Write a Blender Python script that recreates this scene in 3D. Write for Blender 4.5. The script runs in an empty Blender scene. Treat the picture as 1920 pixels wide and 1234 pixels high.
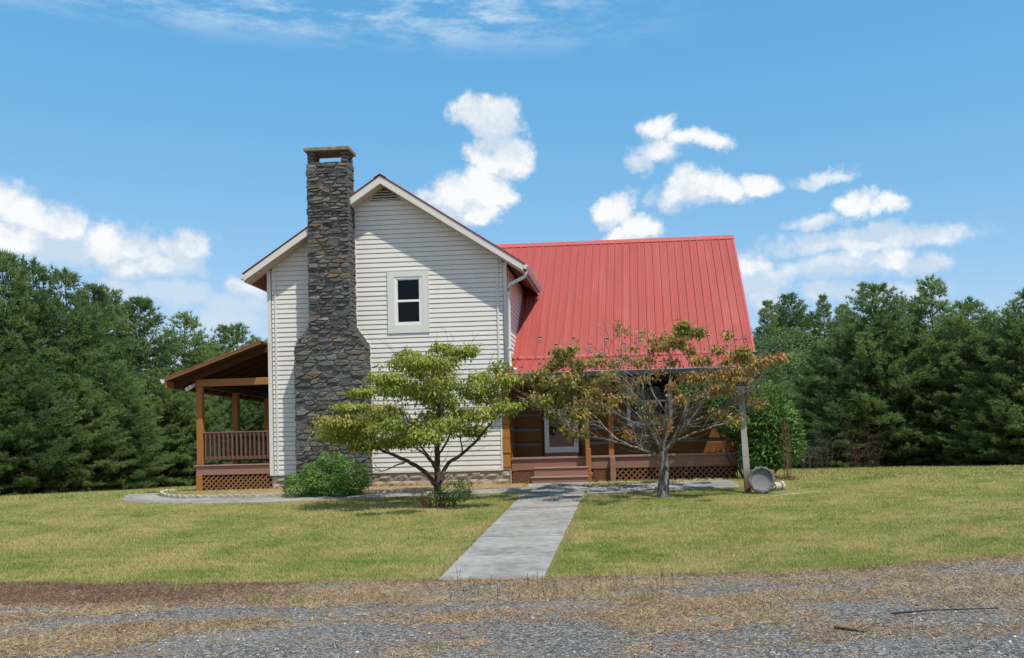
import bpy, math, random
import numpy as np
from mathutils import Vector, Matrix
rnd = random.Random(7)
nr = np.random.RandomState(7)
S = bpy.context.scene
COL = S.collection
R = math.radians

# ------------------------------------------------------------------ camera
cam_d = bpy.data.cameras.new('camera')
cam = bpy.data.objects.new('camera', cam_d); COL.objects.link(cam); S.camera = cam
EYE = Vector((0, 0, 1.6))
YAW, PIT, ROLL = R(4.221), R(1.544), 0.024
F = Vector((-math.sin(YAW)*math.cos(PIT), math.cos(YAW)*math.cos(PIT), math.sin(PIT)))
rt = F.cross(Vector((0, 0, 1))).normalized(); up = rt.cross(F)
rt, up = math.cos(ROLL)*rt - math.sin(ROLL)*up, math.cos(ROLL)*up + math.sin(ROLL)*rt
cam.matrix_world = Matrix(((rt.x, up.x, -F.x, EYE.x), (rt.y, up.y, -F.y, EYE.y), (rt.z, up.z, -F.z, EYE.z), (0, 0, 0, 1)))
cam_d.sensor_width = 36; cam_d.lens = 36*1867/1920
cam_d.shift_x = (960-1071)/1920; cam_d.shift_y = (815-617)/1920
cam_d.clip_end = 2000; cam_d.clip_start = 0.1

# ------------------------------------------------------------------ light
SUN_EL, SUN_A = R(62), R(43)
SUN = Vector((math.cos(SUN_EL)*math.cos(SUN_A), -math.cos(SUN_EL)*math.sin(SUN_A), math.sin(SUN_EL)))
sl = bpy.data.lights.new('sun', 'SUN'); sl.energy = 4.4; sl.angle = R(0.53); sl.color = (1.0, 0.93, 0.82)
so = bpy.data.objects.new('sun', sl); COL.objects.link(so); so.location = (20, -20, 60)
so.rotation_euler = SUN.to_track_quat('Z', 'Y').to_euler()
S.view_settings.view_transform = 'Standard'; S.view_settings.look = 'None'
S.view_settings.exposure = 0.32; S.view_settings.gamma = 1.0; S.view_settings.use_curve_mapping = False
S.cycles.max_bounces = 8; S.cycles.transparent_max_bounces = 12
S.cycles.use_denoising = True


# ------------------------------------------------------------------ node helper
class NT:
    def __init__(s, tree):
        s.t = tree
    def n(s, typ, ins=None, out=0, **props):
        nd = s.t.nodes.new(typ)
        for k, v in props.items(): setattr(nd, k, v)
        for k, v in (ins or {}).items():
            sock = nd.inputs[k]
            if isinstance(v, bpy.types.NodeSocket): s.t.links.new(v, sock)
            elif v is not None: sock.default_value = v
        return nd.outputs[out]
    def m(s, op, a, b=None, c=None, clamp=False):
        ins = {0: a}
        if b is not None: ins[1] = b
        if c is not None: ins[2] = c
        return s.n('ShaderNodeMath', ins, operation=op, use_clamp=clamp)
    def v(s, op, a, b=None, c=None, out=0):
        ins = {0: a}
        if b is not None: ins[1] = b
        if c is not None: ins[2] = c
        return s.n('ShaderNodeVectorMath', ins, out=out, operation=op)
    def mix(s, f, a, b):
        def c4(x): return x if isinstance(x, bpy.types.NodeSocket) else (*x[:3], 1)
        return s.n('ShaderNodeMix', {'Factor': f, 6: c4(a), 7: c4(b)}, out=2, data_type='RGBA')
    def noise(s, vec, scale, detail=3, rough=.55, out=0, dist=0):
        return s.n('ShaderNodeTexNoise', {'Vector': vec, 'Scale': scale, 'Detail': detail, 'Roughness': rough, 'Distortion': dist}, out=out)
    def ramp(s, f, lo, hi, a=0., b=1.):
        return s.n('ShaderNodeMapRange', {0: f, 1: lo, 2: hi, 3: a, 4: b}, interpolation_type='SMOOTHSTEP')
    def cramp(s, f, stops):
        nd = s.t.nodes.new('ShaderNodeValToRGB'); s.t.links.new(f, nd.inputs[0])
        el = nd.color_ramp.elements
        while len(el) < len(stops): el.new(.5)
        for e, (p, c) in zip(el, stops): e.position = p; e.color = (*c, 1)
        return nd.outputs[0]
    def attr(s, name): return s.n('ShaderNodeAttribute', {}, out=2, attribute_name=name)
    def pos(s): return s.n('ShaderNodeNewGeometry', {}, out=0)
    def obj(s): return s.n('ShaderNodeTexCoord', {}, out=3)
    def rand(s): return s.n('ShaderNodeObjectInfo', {}, out='Random')
    def scale(s, vec, sc): return s.v('MULTIPLY', vec, sc)


def mat(name, fn, rough=.7, spec=.3, metal=0., bump=None):
    """fn(nt) -> colour socket / tuple, or (colour, bump height, strength)"""
    m = bpy.data.materials.new(name); m.use_nodes = True
    t = m.node_tree; b = t.nodes['Principled BSDF']; nt = NT(t)
    r = fn(nt) if callable(fn) else fn
    col, hgt, st = r if isinstance(r, tuple) and len(r) == 3 and isinstance(r[0], bpy.types.NodeSocket) else (r, None, 0)
    if isinstance(col, bpy.types.NodeSocket): t.links.new(col, b.inputs['Base Color'])
    else: b.inputs['Base Color'].default_value = (*col, 1)
    b.inputs['Roughness'].default_value = rough; b.inputs['Metallic'].default_value = metal
    b.inputs['Specular IOR Level'].default_value = spec
    if hgt is not None:
        bn = nt.n('ShaderNodeBump', {'Height': hgt, 'Strength': st, 'Distance': .02}); t.links.new(bn, b.inputs['Normal'])
    return m


def leafmat(name, colfn, trans=.35, rough=.5, spec=.35):
    m = bpy.data.materials.new(name); m.use_nodes = True
    t = m.node_tree; nt = NT(t); b = t.nodes['Principled BSDF']; out = t.nodes['Material Output']
    c = colfn(nt); t.links.new(c, b.inputs['Base Color']); b.inputs['Roughness'].default_value = rough
    b.inputs['Specular IOR Level'].default_value = spec
    tr = nt.n('ShaderNodeBsdfTranslucent', {'Color': c})
    mx = nt.n('ShaderNodeMixShader', {0: trans, 1: b.outputs[0], 2: tr}); t.links.new(mx, out.inputs[0])
    return m


# ------------------------------------------------------------------ world: sky and clouds
W = bpy.data.worlds.new('World'); S.world = W; W.use_nodes = True
wt = W.node_tree; w = NT(wt); bg = wt.nodes['Background']
SKY_K = 0.15
bg.inputs['Strength'].default_value = SKY_K
sky = w.n('ShaderNodeTexSky', {}, sky_type='NISHITA', sun_disc=False, sun_elevation=SUN_EL,
          sun_rotation=math.atan2(SUN.x, SUN.y), altitude=600, air_density=1.0, dust_density=.0, ozone_density=1.0)
# grade of the photograph's sky: hazy blue with a shallow gradient
sky = w.v('MULTIPLY', sky, (SKY_K, SKY_K, SKY_K))
sky = w.v('MULTIPLY', w.v('POWER', sky, (1.27, .57, .34)), (.87/SKY_K, .635/SKY_K, .735/SKY_K))
dirv = w.v('NORMALIZE', w.n('ShaderNodeTexCoord', {}, out='Generated'))
sep = wt.nodes.new('ShaderNodeSeparateXYZ'); wt.links.new(dirv, sep.inputs[0])
az = w.m('ARCTAN2', sep.outputs[0], sep.outputs[1]); el_ = w.m('ARCSINE', sep.outputs[2])
P0 = w.n('ShaderNodeCombineXYZ', {0: az, 1: el_, 2: 0.0})
wn = w.noise(dirv, 14, 6, .62, out=1)
warp = w.v('MULTIPLY', w.v('SUBTRACT', wn, (.5, .5, .5)), (.075, .06, 0))
P = w.v('ADD', P0, warp)
CLOUDS = [(-0.5768, 0.2296, 0.0398, 0.0328, 1.0), (-0.5517, 0.2214, 0.0414, 0.0262, 1.0), (-0.5873, 0.2061, 0.0558, 0.0208, 0.9), (-0.4929, 0.2053, 0.0351, 0.0239, 1.0), (-0.4472, 0.2017, 0.0379, 0.0244, 1.0), (-0.475, 0.1882, 0.0696, 0.021, 0.85), (-0.5108, 0.1947, 0.0263, 0.0165, 0.8), (-0.4283, 0.2075, 0.0207, 0.016, 0.9), (-0.4547, 0.16, 0.0701, 0.016, 0.42), (-0.4028, 0.1558, 0.044, 0.0163, 0.42), (-0.403, 0.1393, 0.0439, 0.0174, 0.4), (-0.5045, 0.1627, 0.0317, 0.0167, 0.4), (-0.3831, 0.1723, 0.0221, 0.0136, 0.4), (-0.5434, 0.1981, 0.0622, 0.0203, 0.5), (-0.1619, 0.3353, 0.0256, 0.0198, 1.1), (-0.1411, 0.3305, 0.0268, 0.0242, 1.1), (-0.1331, 0.3044, 0.0244, 0.0244, 1.05), (-0.1473, 0.2946, 0.0198, 0.0189, 1.0), (-0.157, 0.2711, 0.0279, 0.0257, 1.1), (-0.177, 0.261, 0.0371, 0.0291, 1.1), (-0.1559, 0.2478, 0.0255, 0.0214, 1.05), (-0.2051, 0.2638, 0.0231, 0.01, 0.7), (0.0112, 0.318, 0.0279, 0.0177, 0.75), (0.0187, 0.2969, 0.0348, 0.0178, 0.75), (0.051, 0.308, 0.0382, 0.0143, 0.75), (0.0786, 0.3063, 0.0242, 0.0121, 0.7), (-0.002, 0.2879, 0.0209, 0.01, 0.5), (0.0207, 0.3292, 0.0139, 0.0121, 0.7), (0.0499, 0.2679, 0.0382, 0.019, 0.85), (0.0789, 0.2647, 0.0518, 0.0178, 0.85), (0.1193, 0.266, 0.0274, 0.0154, 0.85), (0.0294, 0.2614, 0.0324, 0.0123, 0.6), (-0.0186, 0.2513, 0.0267, 0.0225, 1.05), (0.002, 0.2372, 0.0255, 0.0214, 1.05), (-0.0144, 0.2255, 0.0256, 0.0159, 1.0), (0.18, 0.267, 0.0338, 0.0087, 0.5), (0.2021, 0.264, 0.0135, 0.0065, 0.5), (0.2092, 0.2369, 0.0257, 0.0141, 0.75), (0.2348, 0.2335, 0.0233, 0.0119, 0.75), (0.1736, 0.227, 0.0316, 0.0099, 0.4), (0.1881, 0.2043, 0.073, 0.0143, 0.45), (0.2572, 0.2049, 0.0715, 0.014, 0.55), (0.2282, 0.2125, 0.0256, 0.0098, 0.55), (0.2322, 0.1848, 0.0421, 0.0174, 0.7), (0.1873, 0.1792, 0.0842, 0.0188, 0.5), (0.2706, 0.1751, 0.0383, 0.0129, 0.5), (0.1108, 0.1918, 0.0263, 0.0191, 0.65), (0.115, 0.1555, 0.0262, 0.0248, 0.6), (0.1113, 0.1738, 0.0377, 0.0248, 0.5), (0.1714, 0.1548, 0.0282, 0.0156, 0.5), (0.2311, 0.1483, 0.0665, 0.0131, 0.3)]
def blobs(sel, P=P):
    val = None
    for (ca, ce, ra, re, wgt) in CLOUDS:
        if (wgt < .6) != sel: continue
        q = w.v('MULTIPLY_ADD', P, (1/ra, 1/re, 0), (-ca/ra, -ce/re, 0))
        d = w.v('LENGTH', q, out=1)
        wgt = 1.0 if sel else wgt
        e = w.m('MULTIPLY_ADD', d, -wgt, wgt)
        val = e if val is None else w.m('MAXIMUM', val, e)
    return val
# scattered cumulus over the unseen sky, its cover thickened for more fill light
gn = w.noise(w.v('MULTIPLY', dirv, (1, 1, 2.2)), 3.1, 5, .55)
infront = w.ramp(w.m('ABSOLUTE', w.m('ADD', az, 0.05)), .5, .62)
gen = w.m('MULTIPLY_ADD', w.m('SUBTRACT', gn, .535), 4.0, w.m('MULTIPLY', w.m('SUBTRACT', infront, 1.0), 6.0))
vmain = blobs(False); vup = blobs(False, w.v('ADD', P, (.006, .016, 0))); val = w.m('MAXIMUM', vmain, gen)
base_ = w.ramp(w.m('SUBTRACT', vup, vmain), -.10, .42)
fb = w.noise(dirv, 34, 7, .6)
dens = w.m('MULTIPLY_ADD', w.m('SUBTRACT', fb, .5), .95, val)
alpha = w.ramp(dens, .0, .5)
veil = w.m('MULTIPLY', w.ramp(w.m('MULTIPLY_ADD', w.m('SUBTRACT', fb, .5), 1.5, blobs(True)), -.12, .7), .80)
alpha = w.m('MAXIMUM', alpha, veil)
# thin high cirrus
ci = w.noise(w.v('MULTIPLY', P0, (9, 34, 1)), 1.0, 7, .68)
cim = w.m('MULTIPLY', w.ramp(ci, .40, .66), w.m('MULTIPLY', w.ramp(el_, .383, .43), w.ramp(az, .10, -.2)))
# cloud shading: relief from the same noise, sun above and to the right
fb2 = w.noise(w.v('ADD', dirv, (.012, 0, .02)), 34, 5, .6)
rel = w.m('MULTIPLY', w.m('SUBTRACT', fb, fb2), 2.4)
lump = w.noise(w.v('ADD', dirv, (0, 0, .3)), 11, 3, .5)
br = w.m('ADD', w.ramp(lump, .34, .68, .05, .8), rel)
br = w.m('ADD', br, w.ramp(dens, .1, .75, .0, .45))
br = w.m('SUBTRACT', br, w.m('MULTIPLY', base_, .85), clamp=True)
ccol = w.mix(br, (3.5, 4.05, 4.65), (5.2, 5.27, 5.3))
s1 = w.mix(w.m('MULTIPLY', cim, .7), sky, (4.3, 4.9, 5.3))
s2 = w.mix(w.m('MULTIPLY', alpha, .97), s1, ccol)
wt.links.new(s2, bg.inputs['Color'])

# ------------------------------------------------------------------ objects helper
def link(o, parent=None):
    COL.objects.link(o)
    if parent: o.parent = parent
    return o

def tag(o, label=None, cat=None, group=None, kind=None):
    if label: o['label'] = label
    if cat: o['category'] = cat
    if group: o['group'] = group
    if kind: o['kind'] = kind
    return o

def empty(name, loc, label, cat, group=None):
    o = bpy.data.objects.new(name, None); o.empty_display_size = .3; o.location = loc; link(o)
    return tag(o, label, cat, group)

def origin(o):
    v = Vector((0, 0, 0))
    while o: v = v + o.location; o = o.parent
    return v

class MB:
    def __init__(s): s.v = []; s.f = []
    def quad(s, *p):
        i = len(s.v); s.v += [tuple(q) for q in p]; s.f.append(tuple(range(i, i+len(p)))); return s
    def box(s, x0, x1, y0, y1, z0, z1):
        i = len(s.v)
        s.v += [(x0,y0,z0),(x1,y0,z0),(x1,y1,z0),(x0,y1,z0),(x0,y0,z1),(x1,y0,z1),(x1,y1,z1),(x0,y1,z1)]
        s.f += [tuple(i+k for k in q) for q in ((0,3,2,1),(4,5,6,7),(0,1,5,4),(1,2,6,5),(2,3,7,6),(3,0,4,7))]; return s
    def bbox(s, x0, x1, y0, y1, z0, z1, b=.006):
        """box with bevelled vertical/front edges (chamfer on all 12 edges, cheap)"""
        i = len(s.v)
        for z, ins in ((z0, b), (z0+b, 0), (z1-b, 0), (z1, b)):
            a0, a1, c0, c1 = x0+ins, x1-ins, y0+ins, y1-ins
            s.v += [(a0+(0 if ins else b), c0, z), (a1-(0 if ins else b), c0, z), (a1, c0+(0 if ins else b), z), (a1, c1-(0 if ins else b), z),
                    (a1-(0 if ins else b), c1, z), (a0+(0 if ins else b), c1, z), (a0, c1-(0 if ins else b), z), (a0, c0+(0 if ins else b), z)]
        for k in range(3):
            for j in range(8):
                a = i+k*8+j; c = i+k*8+(j+1) % 8; s.f.append((a, c, c+8, a+8))
        s.f.append(tuple(i+7-j for j in range(8))); s.f.append(tuple(i+24+j for j in range(8))); return s
    def hexa(s, p):  # 8 points: bottom 4 ccw, top 4
        i = len(s.v); s.v += [tuple(q) for q in p]
        s.f += [tuple(i+k for k in q) for q in ((0,3,2,1),(4,5,6,7),(0,1,5,4),(1,2,6,5),(2,3,7,6),(3,0,4,7))]; return s
    def extr(s, poly, d):  # extrude polygon (list of 3d) by vector d
        i = len(s.v); n = len(poly); d = Vector(d)
        s.v += [tuple(q) for q in poly] + [tuple(Vector(q)+d) for q in poly]
        s.f.append(tuple(i+n-1-k for k in range(n))); s.f.append(tuple(i+n+k for k in range(n)))
        for k in range(n): s.f.append((i+k, i+(k+1) % n, i+n+(k+1) % n, i+n+k))
        return s
    def sheet(s, prof, d):  # open profile swept by d
        i = len(s.v); n = len(prof); d = Vector(d)
        s.v += [tuple(q) for q in prof] + [tuple(Vector(q)+d) for q in prof]
        for k in range(n-1): s.f.append((i+k, i+k+1, i+n+k+1, i+n+k))
        return s
    def tube(s, pts, rad, n=6, cap=True):
        i0 = len(s.v); m = len(pts); P_ = [Vector(p) for p in pts]
        for k in range(m):
            t = (P_[min(k+1, m-1)]-P_[max(k-1, 0)]).normalized()
            a = t.orthogonal().normalized() if abs(t.z) > .95 else t.cross(Vector((0, 0, 1))).normalized()
            b = t.cross(a); r = rad[k] if hasattr(rad, '__len__') else rad
            for j in range(n):
                an = 2*math.pi*j/n; s.v.append(tuple(P_[k] + r*(math.cos(an)*a + math.sin(an)*b)))
        for k in range(m-1):
            for j in range(n):
                a = i0+k*n+j; b = i0+k*n+(j+1) % n; s.f.append((a, b, b+n, a+n))
        if cap: s.f.append(tuple(i0+n-1-j for j in range(n))); s.f.append(tuple(i0+(m-1)*n+j for j in range(n)))
        return s
    def mesh(s, name, m, off=Vector((0, 0, 0)), smooth=False):
        me = bpy.data.meshes.new(name); o = tuple(off)
        me.from_pydata([(a-o[0], b-o[1], c-o[2]) for a, b, c in s.v], [], s.f)
        me.materials.append(m)
        if smooth: me.polygons.foreach_set('use_smooth', [True]*len(me.polygons))
        me.update(); return me
    def build(s, name, m, parent=None, smooth=False, base=None):
        off = origin(parent) if parent else Vector(base or (0, 0, 0))
        o = bpy.data.objects.new(name, s.mesh(name, m, off, smooth)); link(o, parent)
        if base and not parent: o.location = base
        return o

def npmesh(name, V, Fc, m, attrs=None, smooth=False):
    """fast mesh from numpy: V (n,3), Fc (k,3 or 4)"""
    V = np.asarray(V, np.float32); Fc = np.asarray(Fc, np.int32)
    me = bpy.data.meshes.new(name); k = Fc.shape[1]
    me.vertices.add(len(V)); me.vertices.foreach_set('co', V.ravel())
    me.loops.add(Fc.size); me.loops.foreach_set('vertex_index', Fc.ravel())
    me.polygons.add(len(Fc)); me.polygons.foreach_set('loop_start', np.arange(0, Fc.size, k, dtype=np.int32))
    me.polygons.foreach_set('loop_total', np.full(len(Fc), k, np.int32))
    if smooth: me.polygons.foreach_set('use_smooth', np.ones(len(Fc), bool))
    me.materials.append(m)
    for an, arr in (attrs or {}).items():
        a = me.attributes.new(an, 'FLOAT', 'POINT'); a.data.foreach_set('value', np.asarray(arr, np.float32))
    me.update(calc_edges=True); return me

def put(name, me, parent=None, loc=(0, 0, 0), rz=0, sc=1):
    o = bpy.data.objects.new(name, me); o.location = loc; o.rotation_euler = (0, 0, rz)
    o.scale = sc if hasattr(sc, '__len__') else (sc, sc, sc); link(o, parent); return o

def copy_tree(root, loc, rz, sc, label=None, group=None):
    r = root.copy(); COL.objects.link(r); r.location = loc; r.rotation_euler = (0, 0, rz); r.scale = sc
    if label: r['label'] = label
    if group: r['group'] = group
    for ch in list(root.children):
        c = ch.copy(); COL.objects.link(c); c.parent = r
    return r

def smooth01(t): t = np.clip(t, 0, 1); return t*t*(3-2*t)

# cheap value noise for python-side masks
_tab = np.random.RandomState(3).rand(64, 64)
def vnoise(x, y):
    x = np.asarray(x, float); y = np.asarray(y, float)
    xi = np.floor(x).astype(int); yi = np.floor(y).astype(int); fx = x-xi; fy = y-yi
    fx = fx*fx*(3-2*fx); fy = fy*fy*(3-2*fy); g = lambda a, b: _tab[a % 64, b % 64]
    return (g(xi, yi)*(1-fx)+g(xi+1, yi)*fx)*(1-fy) + (g(xi, yi+1)*(1-fx)+g(xi+1, yi+1)*fx)*fy
def fbm(x, y, o=4):
    s = 0; a = .5; t = 0
    for k in range(o): s = s + a*vnoise(x*2**k+17*k, y*2**k+5*k); t += a; a *= .5
    return s/t

# ------------------------------------------------------------------ terrain
def gz(X, Y):
    X = np.asarray(X, float); Y = np.asarray(Y, float)
    t = np.clip((Y-13.2)/11.6, 0, 1)
    z = .0935*np.clip(Y-13.4, 0, None)
    # round the top of the bank into the plateau at 1.06
    k = 24.3; zz = np.where(Y < k-1, z, np.where(Y > k+1.5, 1.06, 0))
    s = smooth01((Y-(k-1))/2.5); zz = np.where((Y >= k-1) & (Y <= k+1.5), (.0935*(k-1-13.4)+.0935*np.minimum(Y-(k-1), 1.5))*(1-s)+1.06*s, zz)
    zz = zz - .016*np.clip(-X-10.5, 0, 60)*smooth01((Y-18)/8)
    zz = zz + .03*(fbm(X*.35+3, Y*.35)-.5)*smooth01((Y-14)/4)*(1-smooth01((Y-22.3)/1.2)) 
    # far hill, rising to the right behind the house
    hill = smooth01((Y-50)/52)*(6.6*smooth01((X+22)/36) + .2) + 4.2*smooth01((Y-55)/55)*smooth01((X-26)/36)
    zz = zz + hill - .9*smooth01((Y-40)/10)*(1-smooth01((Y-60)/30))
    return zz

YB = [(-40, 17), (-15, 14.2), (-9.4, 13.66), (-5.96, 13.36), (-2.87, 13.42), (-.1, 13.48), (2.04, 13.6), (3.54, 14.0), (5.28, 14.5), (9, 15.9), (16, 19), (40, 31)]
def yb(X): return np.interp(X, [a for a, b in YB], [b for a, b in YB]) + .22*(fbm(np.asarray(X)*1.7, np.asarray(X)*.3+9)-.5)

def lawncol(n):
    p = n.pos()
    a = n.noise(n.scale(p, (1, 1, 0)), .55, 4, .6); b = n.noise(n.scale(p, (.6, 1.5, 0)), 2.3, 4, .6); c = n.noise(p, 26, 3, .6)
    g = n.m('ADD', n.m('MULTIPLY', a, .55), n.m('MULTIPLY', b, .45))
    col = n.cramp(g, [(.32, (.10, .135, .033)), (.45, (.17, .18, .05)), (.54, (.24, .215, .075)), (.66, (.31, .235, .10)), (.78, (.26, .16, .075))])
    return n.mix(n.ramp(c, .3, .75, 0, .45), col, (.06, .07, .02))
M_ground = mat('lawn_ground', lambda n: (lawncol(n), n.noise(n.pos(), 60, 4, .7), .6), .95, .1)
def bladecol(n):
    p = n.pos()
    a = n.noise(n.scale(p, (1, 1, 0)), .55, 4, .6); b = n.noise(n.scale(p, (.6, 1.5, 0)), 2.3, 4, .6)
    g = n.m('ADD', n.m('MULTIPLY_ADD', n.m('SUBTRACT', n.m('ADD', n.m('MULTIPLY', a, .55), n.m('MULTIPLY', b, .45)), .5), 1.25, .508), n.m('MULTIPLY', n.m('SUBTRACT', n.attr('tint'), .5), .34))
    e = n.noise(n.scale(p, (1, 1.4, 0)), 1.1, 3, .6, dist=.4); g = n.m('ADD', g, n.m('ADD', n.ramp(e, .66, .74, 0, -.16), n.ramp(e, .34, .26, 0, .12)))
    return n.cramp(g, [(.30, (.17, .26, .05)), (.42, (.28, .325, .08)), (.52, (.40, .385, .135)), (.62, (.54, .45, .21)), (.8, (.43, .29, .15))])
M_blade = leafmat('grass_blade', bladecol, .3, .6, .2)

def grid(xs, ys, zf):
    X, Y = np.meshgrid(xs, ys); Z = zf(X, Y); nx = len(xs); ny = len(ys)
    V = np.stack([X, Y, Z], -1).reshape(-1, 3)
    i = (np.arange(ny-1)[:, None]*nx + np.arange(nx-1)[None]).ravel()
    return V, np.stack([i, i+1, i+nx+1, i+nx], -1)
xs = np.concatenate([np.linspace(-320, -45, 23), np.linspace(-42, 42, 150), np.linspace(45, 320, 23)])
ys = np.concatenate([np.linspace(-60, 5, 14), np.linspace(6, 45, 118), np.linspace(47, 150, 50), np.linspace(160, 900, 16)])
V, Fc = grid(xs, ys, gz)
ground = put('ground', npmesh('ground', V, Fc, M_ground, smooth=True)); tag(ground, kind='structure')

# gravel road in front, its edge ragged against the lawn
def roadcol(n):
    p = n.pos(); vo = n.n('ShaderNodeTexVoronoi', {'Vector': p, 'Scale': 42.0}, out=1)
    sp = wsep = n.n('ShaderNodeSeparateColor', {0: vo}, out=0)
    col = n.cramp(sp, [(0, (.052, .051, .050)), (.5, (.125, .122, .118)), (.86, (.20, .196, .188)), (1, (.40, .39, .36))])
    d = n.noise(n.scale(p, (.45, 1.3, 0)), 1.5, 5, .62); f = n.noise(p, 30, 3, .7)
    dirt = n.ramp(n.m('ADD', d, n.m('MULTIPLY', n.m('SUBTRACT', f, .5), .5)), .5, .62)
    col = n.mix(n.m('MULTIPLY', dirt, .7), col, (.2, .135, .08))
    return col, n.n('ShaderNodeTexVoronoi', {'Vector': p, 'Scale': 42.0}, out=0), .8
M_road = mat('gravel', roadcol, .9, .2)
rx = np.linspace(-40, 40, 220); V = []; nY = 40
for j in range(nY):
    t = j/(nY-1); yy = -20 + (yb(rx)+.12+20)*(1-(1-t)**1.6)
    V.append(np.stack([rx, yy, gz(rx, yy)+.005+.012*fbm(rx*1.1, yy*1.1)*(t < 1)], -1))
V = np.array(V).reshape(-1, 3); nx = len(rx)
i = (np.arange(nY-1)[:, None]*nx + np.arange(nx-1)[None]).ravel()
road = put('gravel_road', npmesh('gravel_road', V, np.stack([i, i+1, i+nx+1, i+nx], -1), M_road, smooth=True)); tag(road, kind='structure')

# ------------------------------------------------------------------ concrete paths
def conccol(n):
    p = n.pos(); a = n.noise(n.scale(p, (.8, 1.5, 1)), 1.1, 6, .65); b = n.noise(p, 7, 4, .6); c = n.noise(p, 90, 2, .6)
    col = n.cramp(n.m('ADD', n.m('MULTIPLY', a, .6), n.m('MULTIPLY', b, .4)), [(.28, (.105, .10, .09)), (.42, (.185, .178, .162)), (.52, (.25, .243, .224)), (.66, (.33, .322, .30))])
    col = n.mix(n.ramp(c, .55, .8, 0, .4), col, (.15, .15, .14))
    return col, c, .25
M_conc = mat('path_concrete', conccol, .88, .2)
def ribbon(name, left, right, thick=.05, lift=.02):
    b = MB(); n = len(left)
    for k in range(n-1):
        p = [left[k], right[k], right[k+1], left[k+1]]
        z = [float(gz(q[0], q[1]))+lift for q in p]
        b.hexa([(q[0], q[1], zz-thick) for q, zz in zip(p, z)] + [(q[0], q[1], zz) for q, zz in zip(p, z)])
    return b
# front walk: cast slabs with joints
front = empty('front_walk', (-2.1, 13.4, 0), None, None)
front = None
walk = MB(); L_, R_ = [], []
ny = 26
for k in range(ny+1):
    t = k/ny; Y = 13.42 + (24.66-13.42)*t
    L_.append((-2.865+.066*t + .03*(fbm(Y*1.4, 2)-.5), Y)); R_.append((-1.414+.012*t + .05*(fbm(Y*1.2, 7)-.5), Y))
for o in [o for o in bpy.data.objects if o.name == 'front_walk']: bpy.data.objects.remove(o)
fw = ribbon('front_path', [(p[0]+.02, p[1]) for p in L_], [(p[0]-.02, p[1]) for p in R_], .07, .012).build('front_path', M_conc); tag(fw, kind='structure')
for k in range(0, 26, 4):
    e = min(k+4, 26); l_, r_ = list(L_[k:e+1]), list(R_[k:e+1])
    l_[0] = (l_[0][0], l_[0][1]+.010); r_[0] = (r_[0][0], r_[0][1]+.010); l_[-1] = (l_[-1][0], l_[-1][1]-.010); r_[-1] = (r_[-1][0], r_[-1][1]-.010)
    ribbon('slab', l_, r_, .05, .03+rnd.uniform(-.004, .004)).build('slab', M_conc, fw)
def curve_offsets(pts, wd):
    L, Rr = [], []
    for k, p in enumerate(pts):
        a = Vector(pts[max(k-1, 0)]); b = Vector(pts[min(k+1, len(pts)-1)]); t = (b-a).normalized(); nrm = Vector((-t.y, t.x))
        L.append(tuple(Vector(p)+nrm*wd/2)); Rr.append(tuple(Vector(p)-nrm*wd/2))
    return L, Rr
def spline(pts, n):
    out = []; m = len(pts)
    for k in range(m-1):
        p0, p1, p2, p3 = [Vector(pts[max(0, min(m-1, k+j))]) for j in (-1, 0, 1, 2)]
        for j in range(n):
            t = j/n; out.append(tuple(.5*((2*p1)+(p2-p0)*t+(2*p0-5*p1+4*p2-p3)*t*t+(3*p1-p0-3*p2+p3)*t**3)))
    out.append(tuple(pts[-1])); return out
SP = spline([(-2.78, 23.45), (-5, 23.2), (-8, 22.75), (-10.2, 22.75), (-11.7, 23.15), (-12.65, 24.1), (-12.95, 26), (-12.9, 31)], 8)
a, b = curve_offsets(SP, .85); lp = ribbon('side_path', a, b, .06, .008).build('side_path', M_conc); tag(lp, kind='structure')
RP = spline([(-1.4, 23.1), (.2, 23.35), (1.3, 23.6), (2.6, 23.75), (4.6, 24.2)], 6)
a, b = curve_offsets(RP, 1.35); rp = ribbon('right_path', a[:17], b[:17], .06, .022).build('right_path', M_conc); tag(rp, kind='structure')
SPn = np.array([p[:2] for p in SP]); RPn = np.array([p[:2] for p in RP])[:18]
def near(X, Y, pts, d):
    r = np.full(np.shape(X), 1e9)
    for k in range(len(pts)-1):
        a = pts[k]; b = pts[k+1]; ab = b-a; t = np.clip(((X-a[0])*ab[0]+(Y-a[1])*ab[1])/(ab@ab), 0, 1)
        r = np.minimum(r, (X-a[0]-t*ab[0])**2+(Y-a[1]-t*ab[1])**2)
    return r < d*d

# bare straw bed along the foundation
def bedcol(n):
    p = n.pos(); a = n.noise(p, 3, 5, .65); c = n.noise(p, 40, 3, .7)
    col = n.cramp(a, [(.3, (.17, .125, .065)), (.5, (.29, .21, .11)), (.7, (.25, .155, .08))])
    return n.mix(n.ramp(c, .5, .8, 0, .5), col, (.1, .07, .035)), c, .6
M_bed = mat('straw_bed', bedcol, .95, .1)
bx = np.linspace(-12.0, -3.0, 60); V = []
for t in np.linspace(0, 1, 8):
    y0 = np.interp(bx, [-12, -10.5, -8, -5, -3], [24.2, 23.4, 23.35, 23.75, 23.95]); yy = y0+(25.5-y0)*t
    V.append(np.stack([bx, yy, gz(bx, yy)+.006+.02*fbm(bx*3, yy*3)*math.sin(math.pi*t)], -1))
V = np.array(V).reshape(-1, 3); i = (np.arange(7)[:, None]*60+np.arange(59)[None]).ravel()
bed = put('flower_bed', npmesh('flower_bed', V, np.stack([i, i+1, i+61, i+60], -1), M_bed, smooth=True)); tag(bed, kind='structure')

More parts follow.
